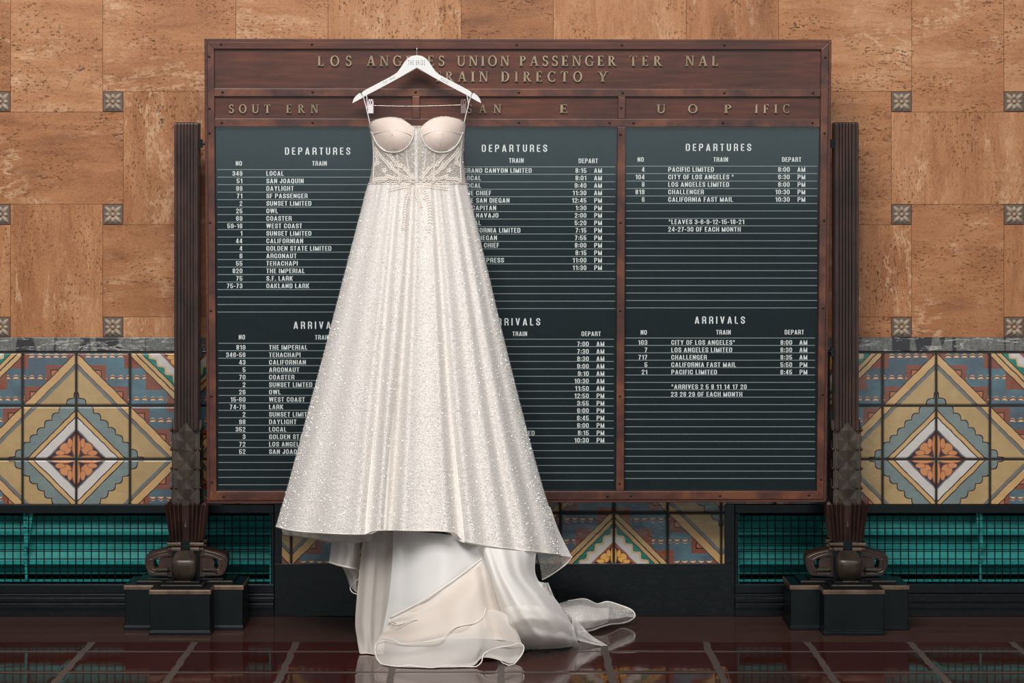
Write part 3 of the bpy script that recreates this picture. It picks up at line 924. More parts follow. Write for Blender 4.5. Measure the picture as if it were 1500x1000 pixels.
schedule(panels[2], 'departures_lettering', 'DEPARTURES', 1053, 216, [('NO', 939, 233.8), ('TRAIN', 1056.5, 233.8), ('DEPART', 1160.5, 233.8)],
    r(('4', 'PACIFIC LIMITED', '8:00', 'AM'), ('104', 'CITY OF LOS ANGELES *', '6:30', 'PM'), ('8', 'LOS ANGELES LIMITED', '8:00', 'PM'), ('818', 'CHALLENGER', '10:30', 'PM'), ('6', 'CALIFORNIA FAST MAIL', '10:30', 'PM')), 248.5, 944.5, 979.5, 1157.5, 1180.5,
    extra=(('*LEAVES 3-6-9-12-15-18-21', 980, 325.3), ('24-27-30 OF EACH MONTH', 979.5, 336.3)), pitch=11.0)
schedule(panels[2], 'arrivals_lettering', 'ARRIVALS', 1055, 469.5, [('NO', 943.5, 487.5), ('TRAIN', 1060.5, 487.3), ('DEPART', 1164.5, 487.2)],
    r(('103', 'CITY OF LOS ANGELES*', '8:00', 'AM'), ('7', 'LOS ANGELES LIMITED', '8:30', 'AM'), ('717', 'CHALLENGER', '8:35', 'AM'), ('5', 'CALIFORNIA FAST MAIL', '5:50', 'PM'), ('21', 'PACIFIC LIMITED', '8:45', 'PM')), 502.3, 948.5, 984, 1161, 1183.5,
    extra=(('*ARRIVES 2 5 8 11 14 17 20', 984, 567.3), ('23 26 29 OF EACH MONTH', 983.5, 578.3)), pitch=10.87)
rules(panels[2], 917, 1198, [243.6 + 10.95 * k for k in range(20)]); rules(panels[2], 915.5, 1195, [495.8 + 10.85 * k for k in range(20)])

# ---- the posts
def post(cx, label, inner):
    """fluted post on a stepped cross-shaped plinth; inner = +1 when the board is on its right"""
    yc = -.19
    m = MB()
    # shaft: square with five flutes a side
    hw = .0462
    ring_ = []
    def side(n_rib):
        pts = [(-1, 0)]
        return pts
    prof = []
    nfl = 6
    base = [-.82, -.56, -.50, -.34, -.28, -.12, -.06, .10, .16, .32, .38, .56, .82]
    offs = []
    for k in range(nfl):
        a = -.60 + k * .24
        offs += [(a - .10, 0), (a - .06, .004), (a + .06, .004), (a + .10, 0)]
    fl = [(-.9, .004)] + [(-.72, .004), (-.70, .012)]
    for k in range(5):
        a = -.48 + k * .24
        fl += [(a - .10, .012), (a - .07, .003), (a + .05, .003), (a + .08, .012)]
    fl += [(.70, .012), (.72, .004), (.9, .004)]
    loop = []
    for q in range(4):
        ca, sa = math.cos(q * math.pi / 2), math.sin(q * math.pi / 2)
        for (a, dep) in fl:
            x, y = a * hw, -(hw - dep)
            loop.append((x * ca - y * sa, x * sa + y * ca))
    z0, z1 = .40, 1.800
    n = len(loop)
    rows = []
    for z, sc in ((z0, 1), (z1 - .008, 1), (z1 - .002, .975), (z1, .92)):
        rows.append([(cx + x * sc, yc + y * sc, z) for x, y in loop])
    m.grid(rows, closed=True)
    m.f.append(tuple(len(m.v) - n + k for k in range(n)))
    po = m.build('post', m_bronze, board, label=label)
    # leaf sleeve: overlapping pointed leaves on each face, with small beads on the corners
    m = MB(); hs = .0500
    zs0, zs1 = .425, .690
    studs = []
    for q in range(4):
        ca, sa = math.cos(q * math.pi / 2), math.sin(q * math.pi / 2)
        def tr(a, d, z): 
            x, y = a, -(hs + d)
            return (cx + x * ca - y * sa, yc + x * sa + y * ca, z)
        m.add([tr(-.032, 0, zs0), tr(.032, 0, zs0), tr(.032, 0, zs1), tr(.0, 0, zs1 + .045), tr(-.032, 0, zs1),
               tr(-.032, -.02, zs0), tr(.032, -.02, zs0), tr(.032, -.02, zs1), tr(0, -.02, zs1 + .045), tr(-.032, -.02, zs1)],
              [(0, 1, 2, 3, 4), (9, 8, 7, 6, 5), (0, 5, 6, 1), (1, 6, 7, 2), (2, 7, 8, 3), (3, 8, 9, 4), (4, 9, 5, 0)])
        for e in (-1, 1):   # corner strips
            a0, a1 = (.036, .050) if e > 0 else (-.050, -.036)
            m.add([tr(a0, -.004, zs0), tr(a1, -.004, zs0), tr(a1, -.004, zs1), tr(a0, -.004, zs1), tr(a0, -.02, zs0), tr(a1, -.02, zs0), tr(a1, -.02, zs1), tr(a0, -.02, zs1)],
                  [(0, 1, 2, 3), (4, 7, 6, 5), (0, 4, 5, 1), (1, 5, 6, 2), (2, 6, 7, 3), (3, 7, 4, 0)])
        def leaf(zt, lift):
            w, hgt = .0262, .050
            P_ = [(0, lift, zt), (w, lift * .5, zt - hgt * .70), (0, lift * .3, zt - hgt * 1.5), (-w, lift * .5, zt - hgt * .70), (0, lift + .0014, zt - hgt * .62)]
            m.add([tr(*p) for p in P_] + [tr(p[0], -.002, p[2]) for p in P_[:4]], [(4, 1, 0), (4, 0, 3), (4, 3, 2), (4, 2, 1), (0, 1, 6, 5), (3, 0, 5, 8)])
            for b_ in (1, 3): m.tube([tr(*P_[0]), tr(*P_[b_])], .0012, 5)
        def half_leaf(e, zt, lift):
            w, hgt = .0262, .050
            P_ = [(e * .032, lift, zt), (e * (.032 - w), lift * .5, zt - hgt * .70), (e * .032, lift * .3, zt - hgt * 1.5), (e * .032, lift + .0020, zt - hgt * .62)]
            fs = [(0, 1, 3), (1, 2, 3), (0, 5, 1, 0)[:3]]
            vv = [tr(*p) for p in P_] + [tr(P_[0][0], -.002, P_[0][2]), tr(P_[1][0], -.002, P_[1][2])]
            fs = [(0, 1, 3), (1, 2, 3), (0, 4, 5, 1)]
            m.add(vv, fs if e > 0 else [f[::-1] for f in fs])
            m.tube([vv[0], vv[1]], .0012, 5)
        for k in range(4):
            zt = zs1 + .043 - k * .0692
            leaf(zt, .0030)
            for e in (-1, 1): half_leaf(e, zt - .0346, .0014)
        for k in range(4):
            zb = .703 - k * .0688
            for e in (-1, 1):
                if q != 2: studs.append(tr(e * .0345, .001, zb))
        for k in range(4):
            zb = .703 - k * .0688
            studs.append(tr(.0505, .0005, zb))
    m.build('leaf_sleeve', m_leaf, po)
    for c_ in studs:
        m2 = MB(); m2.ball(c_, .0056, 10, 6); m2.build('bead_stud', m_bronze, po, smooth=True)
    # flared collar of ribs
    m = MB()
    zt, zb = .438, .309
    m.hexa([(cx - .050, yc - .050, zb), (cx + .050, yc - .050, zb), (cx + .050, yc + .050, zb), (cx - .050, yc + .050, zb),
            (cx - .060, yc - .060, zt - .004), (cx + .060, yc - .060, zt - .004), (cx + .060, yc + .060, zt - .004), (cx - .060, yc + .060, zt - .004)])
    for q in range(4):
        ca, sa = math.cos(q * math.pi / 2), math.sin(q * math.pi / 2)
        def tr(a, d, z):
            x, y = a, -d
            return (cx + x * ca - y * sa, yc + x * sa + y * ca, z)
        for e in (-1, 1):
            for k in range(4):
                at = e * (.018 + k * .0155); ab = e * (.0155 + k * .0118)
                wt, wb = .0062, .0048
                m.add([tr(ab - wb, .049, zb), tr(ab + wb, .049, zb), tr(at + wt, .0595, zt), tr(at - wt, .0595, zt), tr(ab, .0575, zb), tr(at, .0735, zt), tr(at, .062, zt + .008)],
                      [(0, 4, 5, 3), (4, 1, 2, 5), (3, 5, 6), (5, 2, 6), (0, 1, 4), (3, 6, 2)])
        m.add([tr(-.008, .050, zb), tr(.008, .050, zb), tr(.004, .0615, zb + .05), tr(0, .055, zb + .075), tr(-.004, .0615, zb + .05)], [(0, 1, 2, 4), (4, 2, 3)])
    m.build('flared_collar', m_bronze, po)
    # two pairs of bars under the collar
    for q in range(4):
        ca, sa = math.cos(q * math.pi / 2), math.sin(q * math.pi / 2)
        for e in (-1, 1):
            for (z_, d_, a0, a1) in ((.299, .0655, .015, .066), (.281, .0640, .016, .050)):
                x0, x1 = sorted((e * a0, e * a1))
                p = [(x0, -d_), (x1, -d_), (x1, -.03), (x0, -.03)]
                p = [(cx + x * ca - y * sa, yc + x * sa + y * ca) for x, y in p]
                m = MB(); m.prism_z(p, z_ - .0065, z_ + .0045)
                m.build('collar_bar', m_bronze_light, po, bevel=.0015)
    m = MB(); m.box(cx - .05, cx + .05, yc - .05, yc + .05, .17, .312)
    m.build('neck', m_iron, po)
    # boss at the foot, front and back
    for e in (-1, 1):
        m = MB()
        rows = []
        for zz, w, dd in ((.176, .031, .098), (.186, .037, .106), (.205, .0415, .112), (.232, .0425, .115), (.246, .0425, .114), (.2485, .0420, .111), (.250, .0410, .104), (.264, .036, .088), (.276, .028, .062)):
            rows.append([(cx + w * a, yc - e * (.04 + (dd - .04) * (1 - abs(a) ** 6 * .16)), zz) for a in (-1, -.9, -.6, -.3, 0, .3, .6, .9, 1)])
        rows = [[(cx - (p[0] - cx) * (-1), yc - e * .03, p[2]) for p in [rw[0]]] + rw + [(rw[-1][0], yc - e * .03, rw[-1][2])] for rw in rows]
        if e < 0: rows = rows[::-1]
        m.grid(rows)
        m.build('boss', m_leaf, po, smooth=True)
    # scroll brackets left and right
    for e in (-1, 1):
        def out(k):
            return [(cx + e * (.04 + (x - .04) * 1), z) for x, z in
                    [(.04, .178), (.118 - k, .183 + k), (.136 - k, .196 + k * .6), (.146 - k, .222), (.146 - k, .247 - k * .3), (.138 - k, .259 - k), (.118 - k * .6, .266 - k), (.085, .274 - k), (.04, .284 - k)]]
        hole = [(.080, .222), (.112, .218), (.117, .236), (.108, .244), (.080, .240)]
        m = MB()
        o_ = out(0)
        # a band round the outside leaves the eye of the scroll open
        inn = [(cx + e * x, z) for x, z in [(.055, .196), (.102, .202), (.112, .210), (.116, .222), (.116, .234), (.112, .240), (.103, .244), (.080, .249), (.055, .252)]]
        oc, ic = catmull(o_, 40), catmull(inn, 40)
        oc.append(oc[0]); ic.append(ic[0])
        rr = [[(a[0], yc - .040, a[1]), (b_[0], yc - .040, b_[1]), (b_[0], yc + .040, b_[1]), (a[0], yc + .040, a[1])] for a, b_ in zip(oc, ic)]
        m.grid(rr if e > 0 else [q[::-1] for q in rr], closed=True)
        pl = [(cx + e * x, z) for x, z in [(.050, .199), (.094, .203), (.099, .214), (.100, .232), (.092, .248), (.050, .248)]]
        if e < 0: pl = pl[::-1]
        m.prism(pl, yc - .034, yc + .034)
        sc = m.build('scroll_bracket', m_bronze, po)
        m = MB()
        for s_ in (-1,):
            for kk in (0.006, .017):
                pts = [(x, yc + s_ * .0400, z) for x, z in [(cx + e * a, b2) for a, b2 in [(.066, .277 - kk), (.09, .272 - kk), (.118 - kk * .6, .265 - kk), (.138 - kk, .257 - kk), (.146 - kk, .245 - kk * .3), (.146 - kk, .222), (.137 - kk, .198 + kk * .4), (.120 - kk, .186 + kk)]]]
                m.tube(catmull(pts, 34), .0019, 6)
            for zz in (.208, .193): m.box(*sorted((cx + e * .064, cx + e * .108)), *sorted((yc + s_ * .036, yc + s_ * .062)), zz - .004, zz + .004)
        m.build('scroll_lines', m_leaf, po)
    # cross-shaped plinth
    def cross(a, b2):   # a: arm half width, b2: reach
        return [(cx + x, yc + y) for x, y in [(-a, -b2), (a, -b2), (a, -a), (b2, -a), (b2, a), (a, a), (a, .17), (-a, .17), (-a, a), (-b2, a), (-b2, -a), (-a, -a)]]
    m = MB(); m.prism_z(cross(.1045, .2085), .010, .143)
    m.build('plinth', m_iron, po, bevel=.002)
    m = MB(); m.prism_z(cross(.1085, .2125), .0, .0125); m.prism_z(cross(.1070, .2110), .0125, .0165)
    m.build('plinth_base_moulding', m_iron, po, bevel=.003)
    m = MB()
    A, B2 = cross(.1085, .2125), cross(.1060, .2100)
    n = len(A)
    m.add([(x, y, .1425) for x, y in A] + [(x, y, .1555) for x, y in A] + [(x, y, .1585) for x, y in B2],
          [tuple(range(n - 1, -1, -1))] + [(i, (i + 1) % n, n + (i + 1) % n, n + i) for i in range(n)] + [(n + i, n + (i + 1) % n, 2 * n + (i + 1) % n, 2 * n + i) for i in range(n)] + [tuple(range(2 * n, 3 * n))])
    m.build('plinth_lip', m_bronze_light, po, bevel=.0012)
    m = MB(); m.prism_z(cross(.1045, .2085), .158, .1597); m.prism_z(cross(.076, .172), .1597, .168); m.prism_z(cross(.060, .135), .168, .176)
    m.build('plinth_steps', m_iron, po, bevel=.002)
    for (x0, x1, y_, z_) in ((-.07, .07, -.1735, .1665), (-.028, .028, -.1365, .1745)):  # pale strips stand in for highlights along the iron step edges
        m = MB(); m.box(cx + x0, cx + x1, yc + y_, yc + y_ + .004, z_, z_ + .0035); m.build('step_edge_highlight', m_bronze_light, po)
    for s_ in (-1, 1):
        m = MB(); m.box(*sorted((cx + s_ * .085, cx + s_ * .168)), yc - .0775, yc - .0735, .1665, .1700); m.build('step_edge_highlight', m_bronze_light, po)
    # pins carrying the board
    for zz in (1.725, .98):
        m = MB()
        xe = cx + inner * (.052 + .03)
        m.tube([(cx + inner * .03, yc - .02, zz), (xe, yc - .02, zz)], .0055, 10)
        m.box(*sorted((cx + inner * .044, cx + inner * .056)), yc - .034, yc - .006, zz - .016, zz + .014)
        m.build('pivot_pin', m_iron, po)
    return po
post(-1.1045, 'bronze post at the left end of the board', 1)
post(1.2535, 'bronze post at the right end of the board', -1)

# ================================================================ THE HANGER
hang = thing('clothes_hanger', 'white painted wooden hanger with clips and lettering hooked over the top of the train board', 'hanger', tuple(W(611, 58, 8.62)))
DH = 8.605
def hx(px, py, D=DH): p = W(px, py, D); return (p.x, p.z)
yh = DH - CD
top = catmull([(516, 151), (519, 143), (527, 136), (529.5, 139.0), (532, 133.5), (555, 121), (578, 108.5), (586, 100), (594, 88.5), (602, 82.5), (610.5, 80.7)], 44)
bot = catmull([(516, 151), (522, 148.5), (533, 142.5), (535, 141.0), (537, 139.8), (556, 130), (580, 117), (590, 111.5), (600, 106), (606, 102.6), (610.5, 100)], 44)
m = MB()
rows_f, rows_b = [], []
full_t = top + [(1221 - x, y) for x, y in top[-2::-1]]
full_b = bot + [(1221 - x, y) for x, y in bot[-2::-1]]
n = len(full_t)
ring_rows = []
for (a, b2) in zip(full_t, full_b):
    (xa, za), (xb, zb) = hx(*a), hx(*b2)
    mid = ((xa + xb) / 2, (za + zb) / 2)
    e = .0035
    r_ = []
    for (x, z, y) in ((xa, za - .0, yh + .003), (xa + (mid[0] - xa) * .12, za + (mid[1] - za) * .12, yh - .0005), (xb + (mid[0] - xb) * .12, zb + (mid[1] - zb) * .12, yh - .0005), (xb, zb, yh + .003), (xb, zb, yh + .010), (xa, za, yh + .010)):
        r_.append((x, y, z))
    ring_rows.append(r_)
m.grid(ring_rows, closed=True)
hb = m.build('hanger_body', m_hanger, hang, smooth=False)
m = MB()
def flat_text(m, s, px, py, h, xs, ang, shear=0, bold=0, sp=1.1):
    vs_, fs = text_mesh(s, bold, sp)
    k = h / CAPH
    xm = (min(v[0] for v in vs_) + max(v[0] for v in vs_)) / 2
    ca, sa = math.cos(ang), math.sin(ang)
    out = []
    for v in vs_:
        x = (v[0] - xm + shear * v[1]) * k * xs; y = (v[1] - CAPH / 2) * k
        X, Y = px + x * ca - y * sa, py - (x * sa + y * ca)
        q = hx(X, Y); out.append((q[0], yh - .0009, q[1]))
    m.add(out, fs)
flat_text(m, 'THE BRIDE', 610.3, 91.8, 7.0, .36, 0, bold=0, sp=1.5)
m.build('hanger_lettering', m_grey_ink, hb); m = MB()
flat_text(m, 'Tori  Anne', 569.5, 117.3, 3.4, .82, math.radians(28), .35, -.004)
m.build('hanger_lettering', m_grey_ink, hb); m = MB()
flat_text(m, '9.22.22', 651, 117.8, 3.2, .80, math.radians(-29), .3, -.004)
m.build('hanger_lettering', m_grey_ink, hb)
# hook over the top of the board
hk = [W(610.5, 82, DH + .005)] + [W(610.5, 76, DH + .006), W(610.8, 70, DH + .008), W(612, 65, DH + .02), W(613.2, 60, DH + .028), W(613, 56.0, DH + .034), W(612.2, 53.6, DH + .042), W(611, 52.6, DH + .062), W(609.6, 53.2, DH + .1), W(608.8, 55.5, DH + .142)]
hk = catmull([tuple(p) for p in hk], 40)
m = MB(); m.tube(hk, .0014, 8); m.build('hook', m_chrome, hang, smooth=True)
# trouser bar and two clips
m = MB()
pl = [tuple(W(536.5, 141, DH + .006)), tuple(W(537.5, 150, DH + .006)), tuple(W(540, 154, DH + .006)), tuple(W(548, 154.6, DH + .006)), tuple(W(610, 155.4, DH + .006)), tuple(W(675, 153.6, DH + .006)), tuple(W(681, 153, DH + .006)), tuple(W(683.5, 149, DH + .006)), tuple(W(684.5, 141, DH + .006))]
m.tube(catmull(pl, 60), .0011, 6); m.build('trouser_bar', m_chrome, hang, smooth=True)
def clip(px, mat, lab):
    m = MB()
    (x0, z1), (x1, z0) = hx(px - 4, 145.5), hx(px + 4, 166)
    zm = z0 + (z1 - z0) * .62
    for (ya, yb) in ((-.004, -.001), (.010, .013)):
        m.hexa([(x0, yh + ya - .001, z0), (x1, yh + ya - .001, z0), (x1, yh + yb, z0), (x0, yh + yb, z0), (x0, yh + ya - .003, zm), (x1, yh + ya - .003, zm), (x1, yh + yb - .003, zm), (x0, yh + yb - .003, zm)])
        w = (x1 - x0)
        for f in (0, .36, .80):
            m.box(x0 + w * f, x0 + w * (f + .20), yh + ya - .005, yh + yb - .003, zm, z1)
        m.box(x0, x1, yh + ya - .005, yh + yb - .003, z1 - .006, z1)
    m.tube([(x0 - .001, yh + .004, zm), (x1 + .001, yh + .004, zm)], .004, 8)
    m.build('clip', mat, hang, bevel=.0006, label=lab)
clip(543, flat('white_clip', S(226, 216, 220), .3), 'white clip')
clip(679, flat('clear_clip', S(122, 100, 96), .2), 'dark see-through clip')

# ================================================================ THE DRESS
c_cream0, c_cream1 = S(214, 203, 194), S(232, 224, 217)
m_over = cloth('beaded_overlay', S(236, 228, 222), S(243, 237, 232), .74, .5, .45, transl=.06)
m_lining = cloth('white_lining', S(232, 225, 218), S(240, 235, 229), 1.0, .6, transl=.05)
m_bod = cloth('sheer_bodice', S(214, 202, 191), S(226, 217, 208), .58, .5, .6)
m_cup = cloth('nude_cup', S(226, 205, 192), S(234, 216, 205), 1.0, .5, .5, transl=.1)
m_lace = cloth('white_lace', S(238, 226, 216), S(246, 238, 230), 1.0, .5)
m_bone = cloth('boning_tape', S(226, 220, 214), S(236, 232, 228), 1.0, .5)
m_satin = cloth('white_underskirt', S(226, 223, 219), S(234, 231, 227), .97, .5)
m_cream = cloth('cream_organza', S(229, 214, 201), S(237, 225, 214), .90, .5)
m_org = cloth('sheer_organza', S(236, 226, 217), S(242, 235, 228), .66, .5)
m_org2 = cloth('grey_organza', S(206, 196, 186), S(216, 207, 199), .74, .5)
m_tulle = cloth('white_tulle', S(242, 237, 231), S(248, 244, 240), .88, .5)
m_thin = cloth('thin_tulle', S(236, 230, 223), S(242, 237, 231), .5, .5)
m_mesh = cloth('beaded_mesh', S(232, 226, 219), S(240, 235, 229), .5, .5, .6)
m_bind = cloth('pale_binding', S(238, 228, 218), S(244, 238, 230), 1.0, .5, transl=.1)
m_bead = flat('glass_bead', S(255, 253, 250), .20, .4, 1.0, coat=1.0)

dress = thing('wedding_dress', 'ivory beaded strapless wedding gown hanging from the white hanger with its train on the floor', 'dress', (-.28, -.5, 0))
def lerp(a, b, t): return a + (b - a) * t
def tab(t, pts):
    for (a, va), (b, vb) in zip(pts, pts[1:]):
        if t <= b:
            q = (t - a) / (b - a); return va + (vb - va) * q
    return pts[-1][1]
def smooth_tab(t, pts):
    # monotone-ish smooth lookup through catmull
    n = len(pts)
    for k in range(n - 1):
        if t <= pts[k + 1][0] or k == n - 2:
            a, b = pts[k], pts[k + 1]
            q = (t - a[0]) / (b[0] - a[0])
            p0 = pts[k - 1] if k else (2 * a[0] - b[0], 2 * a[1] - b[1])
            p3 = pts[k + 2] if k + 2 < n else (2 * b[0] - a[0], 2 * b[1] - a[1])
            m0 = (b[1] - p0[1]) / (b[0] - p0[0]) * (b[0] - a[0]); m1 = (p3[1] - a[1]) / (p3[0] - a[0]) * (b[0] - a[0])
            return (2 * q ** 3 - 3 * q * q + 1) * a[1] + (q ** 3 - 2 * q * q + q) * m0 + (-2 * q ** 3 + 3 * q * q) * b[1] + (q ** 3 - q * q) * m1

# --- skirt: a closed cone with folds; s runs -1..1 across the front
SK_L = [(266, 541), (275, 537.5), (300, 531), (400, 505), (500, 479), (600, 452), (700, 425), (772, 404)]
SK_R = [(266, 683), (275, 685), (300, 691), (400, 715), (500, 739), (600, 764), (700, 791), (772, 813)]
HEM = [(-1, 771), (-.9, 776), (-.7, 780), (-.36, 782), (-.30, 777), (0, 777), (.28, 780), (.33, 791), (.6, 802), (.8, 807), (1, 812)]
FOLDS = [(-.80, -.74, .10, .022), (-.40, -.33, .05, .030), (-.10, -.19, .055, .042), (.13, .07, .10, .010), (.34, .31, .05, .030), (.56, .50, .06, .014), (.74, .68, .05, .020), (-.58, -.55, .10, .010), (.90, .86, .05, .016)]
def skirt_point(s, t, front=True, shrink=1.0, grow=0.0):
    """t 0 at waist .. 1 at hem"""
    hem = smooth_tab(max(-1, min(1, s)), HEM)
    py = lerp(268, hem, t)
    L, R_x = smooth_tab(py if py < 772 else 772, SK_L), smooth_tab(py if py < 772 else 772, SK_R)
    if py > 772: L -= (py - 772) * .22; R_x += (py - 772) * .26
    c, hw = (L + R_x) / 2, (R_x - L) / 2 * shrink
    bulge = lerp(.10, .40, t ** 1.1)
    Dsil = lerp(8.600, 8.555, t)
    if not front:
        D = lerp(8.648, 8.665, t) - .012 * (1 - s * s)
        return W(c + s * hw, py, D)
    th = math.asin(max(-1, min(1, s)))
    D = Dsil - bulge * math.cos(th) + grow
    for (s0, s1, w, am) in FOLDS:
        sc = lerp(s0, s1, t)
        d_ = (s - sc) / w
        a = am * min(1.6, .3 + t * 1.4)
        D += a * (math.exp(-d_ * d_) - .24 * (math.exp(-((d_ - 1.7) / .9) ** 2) + math.exp(-((d_ + 1.7) / .9) ** 2))) * math.cos(th) ** .3 if abs(s) < .999 else 0
    # gathers at the waist
    g = math.exp(-t * 10) * .0010
    D += g * (math.sin(s * 41) + math.sin(s * 67 + 1))
    return W(c + s * hw, py, D)
def tube_skirt(shrink, grow, nt, nf, hem_extra=0):
    rows = []
    for i in range(nt + 1):
        t = i / nt
        rw = []
        for k in range(nf + 1):
            s = math.sin(-math.pi / 2 + math.pi * k / nf)
            rw.append(tuple(skirt_point(s, t, True, shrink, grow)))
        for k in range(1, 40):
            s = math.sin(math.pi / 2 - math.pi * k / 40)
            rw.append(tuple(skirt_point(s, t, False, shrink)))
        rows.append(rw)
    return rows
m = MB(); m.grid(tube_skirt(1.0, 0, 70, 190), closed=True)
skirt = m.build('skirt_overlay', m_over, dress, smooth=True)
m = MB(); m.grid(tube_skirt(.87, .026, 40, 120), closed=True)
m.build('skirt_lining', m_lining, dress, smooth=True)
# edge of the hem
m = MB(); m.tube([tuple(skirt_point(math.sin(-math.pi / 2 + math.pi * k / 120), 1.0, True, 1.0, -.001)) for k in range(121)], .0022, 6)
m.build('hem_edge', m_bind, dress, smooth=True)
# glass beads sewn over the overlay
def beadcloud(name, pts, parent, rmin, rmax):
    m = MB()
    for p in pts:
        r_ = RND.uniform(rmin, rmax)
        x, y, z = p
        q_ = Matrix.Rotation(RND.uniform(0, 6.28), 3, (RND.uniform(-1, 1), RND.uniform(-1, 1), RND.uniform(.1, 1))) * r_
        a_, b_, c_ = q_.col[0], q_.col[1], q_.col[2]; o_ = Vector(p)
        m.add([tuple(o_ + a_), tuple(o_ + b_), tuple(o_ - a_), tuple(o_ - b_), tuple(o_ + c_), tuple(o_ - c_)],
              [(0, 1, 4), (1, 2, 4), (2, 3, 4), (3, 0, 4), (1, 0, 5), (2, 1, 5), (3, 2, 5), (0, 3, 5)])
    o = m.build(name, m_bead, parent)
    o['kind'] = 'stuff'
    return o
pts = []
for k in range(27000):
    t = math.sqrt(RND.uniform(.0, 1)); s = RND.uniform(-1, 1)
    if RND.random() < .25: s = math.copysign(RND.uniform(.93, 1), s)
    p = skirt_point(s, t); p.y -= .0030
    pts.append(p)
for k in range(200):   # beads standing along both side edges
    for s in (-1, 1):
        p = skirt_point(s, k / 200); p.x += s * .0012; pts.append(p)
beadcloud('skirt_beads', pts, dress, .0008, .0018)

# --- bodice
BT = [(-1, 181), (-.93, 177), (-.78, 173.2), (-.55, 171), (-.33, 173.5), (-.16, 181), (-.06, 187), (0, 188), (.06, 187), (.16, 180.5), (.33, 173), (.55, 170), (.78, 172.4), (.93, 176), (1, 181)]
BL = [(170, 541), (181, 540.5), (195, 543.5), (210, 545.5), (230, 546.5), (250, 544.5), (268, 541)]
BR = [(170, 681.5), (181, 681.5), (195, 680.5), (210, 679.5), (230, 678.5), (250, 680), (268, 683)]
def bodice_point(s, t, off=0.0):
    tp = smooth_tab(max(-1, min(1, s)), BT)
    py = lerp(tp, 269, t)
    L, R_x = smooth_tab(py, BL), smooth_tab(py, BR)
    px = (L + R_x) / 2 + s * (R_x - L) / 2
    D = 8.600 - .085 * math.sqrt(max(0, 1 - s * s)) - .010
    for cx in (577, 645):
        q = ((px - cx) / 27) ** 2 + ((py - 199) / 25) ** 2
        D -= .034 * math.exp(-q * 1.1)
    return W(px, py, D - off)
rows = []
for i in range(41):
    t = i / 40
    rw = [tuple(bodice_point(math.sin(-math.pi / 2 + math.pi * k / 110), t)) for k in range(111)]
    for k in range(1, 30):
        s = math.sin(math.pi / 2 - math.pi * k / 30)
        py = lerp(184, 269, t); L, R_x = smooth_tab(py, BL), smooth_tab(py, BR)
        rw.append(tuple(W((L + R_x) / 2 + s * (R_x - L) / 2, py, 8.600 + .045 * math.sqrt(1 - s * s))))
    rows.append(rw)
m = MB(); m.grid(rows, closed=True)
m.build('bodice', m_bod, dress, smooth=True)
# cups
def at_bodice(px, py, off):
    """the point of the bodice front seen at px, py, lifted off the cloth"""
    L, R_x = smooth_tab(py, BL), smooth_tab(py, BR)
    s = max(-1, min(1, (px - (L + R_x) / 2) / ((R_x - L) / 2)))
    tp = smooth_tab(s, BT)
    t = (py - tp) / (269 - tp)
    return bodice_point(s, t, off)
for sg in (-1, 1):
    cx = 611.5 + sg * 34.5
    outl = [(541.5, 184), (550, 176), (570, 172.3), (589, 175.5), (602, 184.5), (605, 191), (604, 200), (598, 211), (588, 219), (577, 221.5), (565, 219.5), (556, 213), (550, 204), (546, 194)]
    if sg > 0: outl = [(1222.5 - x, y - .8) for x, y in outl]
    oc = catmull(outl + [outl[0]], 57)[:-1]
    c0 = (sum(p[0] for p in oc) / 56, sum(p[1] for p in oc) / 56)
    rows = []
    for f in (1.0, .98, .9, .75, .5, .25, .02):
        rows.append([tuple(at_bodice(c0[0] + (x - c0[0]) * f, c0[1] + (y - c0[1]) * f, .003 + .008 * (1 - f ** 4))) for x, y in oc])
    m = MB(); m.grid(rows, closed=True)
    cup = m.build('cup', m_cup, dress, smooth=True)
    # seams and the wire channel below
    m = MB()
    mir = lambda x: x if sg < 0 else 1222.5 - x
    for ln, w in (([(546, 196), (556, 194), (577, 190), (596, 195), (603, 198)], .0011), ([(575, 191), (578, 205), (579.5, 219)], .0011)):
        m.tube([tuple(at_bodice(mir(x), y, .0105)) for x, y in catmull(ln, 16)], w, 6)
    m.tube([tuple(at_bodice(mir(x), y, .006)) for x, y in catmull([(605, 188), (605.5, 198), (599, 212), (588, 220.5), (577, 223), (564, 221), (555, 214), (549, 205), (545, 194)], 30)], .0024, 6)
    m.build('cup_seams', m_bone, cup, smooth=True)
# boning tapes
for ln, w in (([(609.5, 192), (609.5, 230), (610, 267)], .0058), ([(595, 216), (597, 240), (602, 266)], .0026), ([(625, 215), (622, 240), (618, 266)], .0026),
              ([(581.5, 224), (583, 245), (585, 266)], .0026), ([(637, 222), (636, 245), (635, 266)], .0026), ([(546.5, 205), (547.5, 235), (546.5, 266)], .0018), ([(676.5, 205), (674.5, 235), (675.5, 266)], .0018)):
    m = MB()
    c = catmull(ln, 18)
    rows = []
    for x, y in c:
        p = at_bodice(x, y, .002)
        rows.append([(p.x - w, p.y + .001, p.z), (p.x - w * .6, p.y - .0012, p.z), (p.x + w * .6, p.y - .0012, p.z), (p.x + w, p.y + .001, p.z)])
    m.grid(rows); m.build('boning', m_bone, dress, smooth=True)
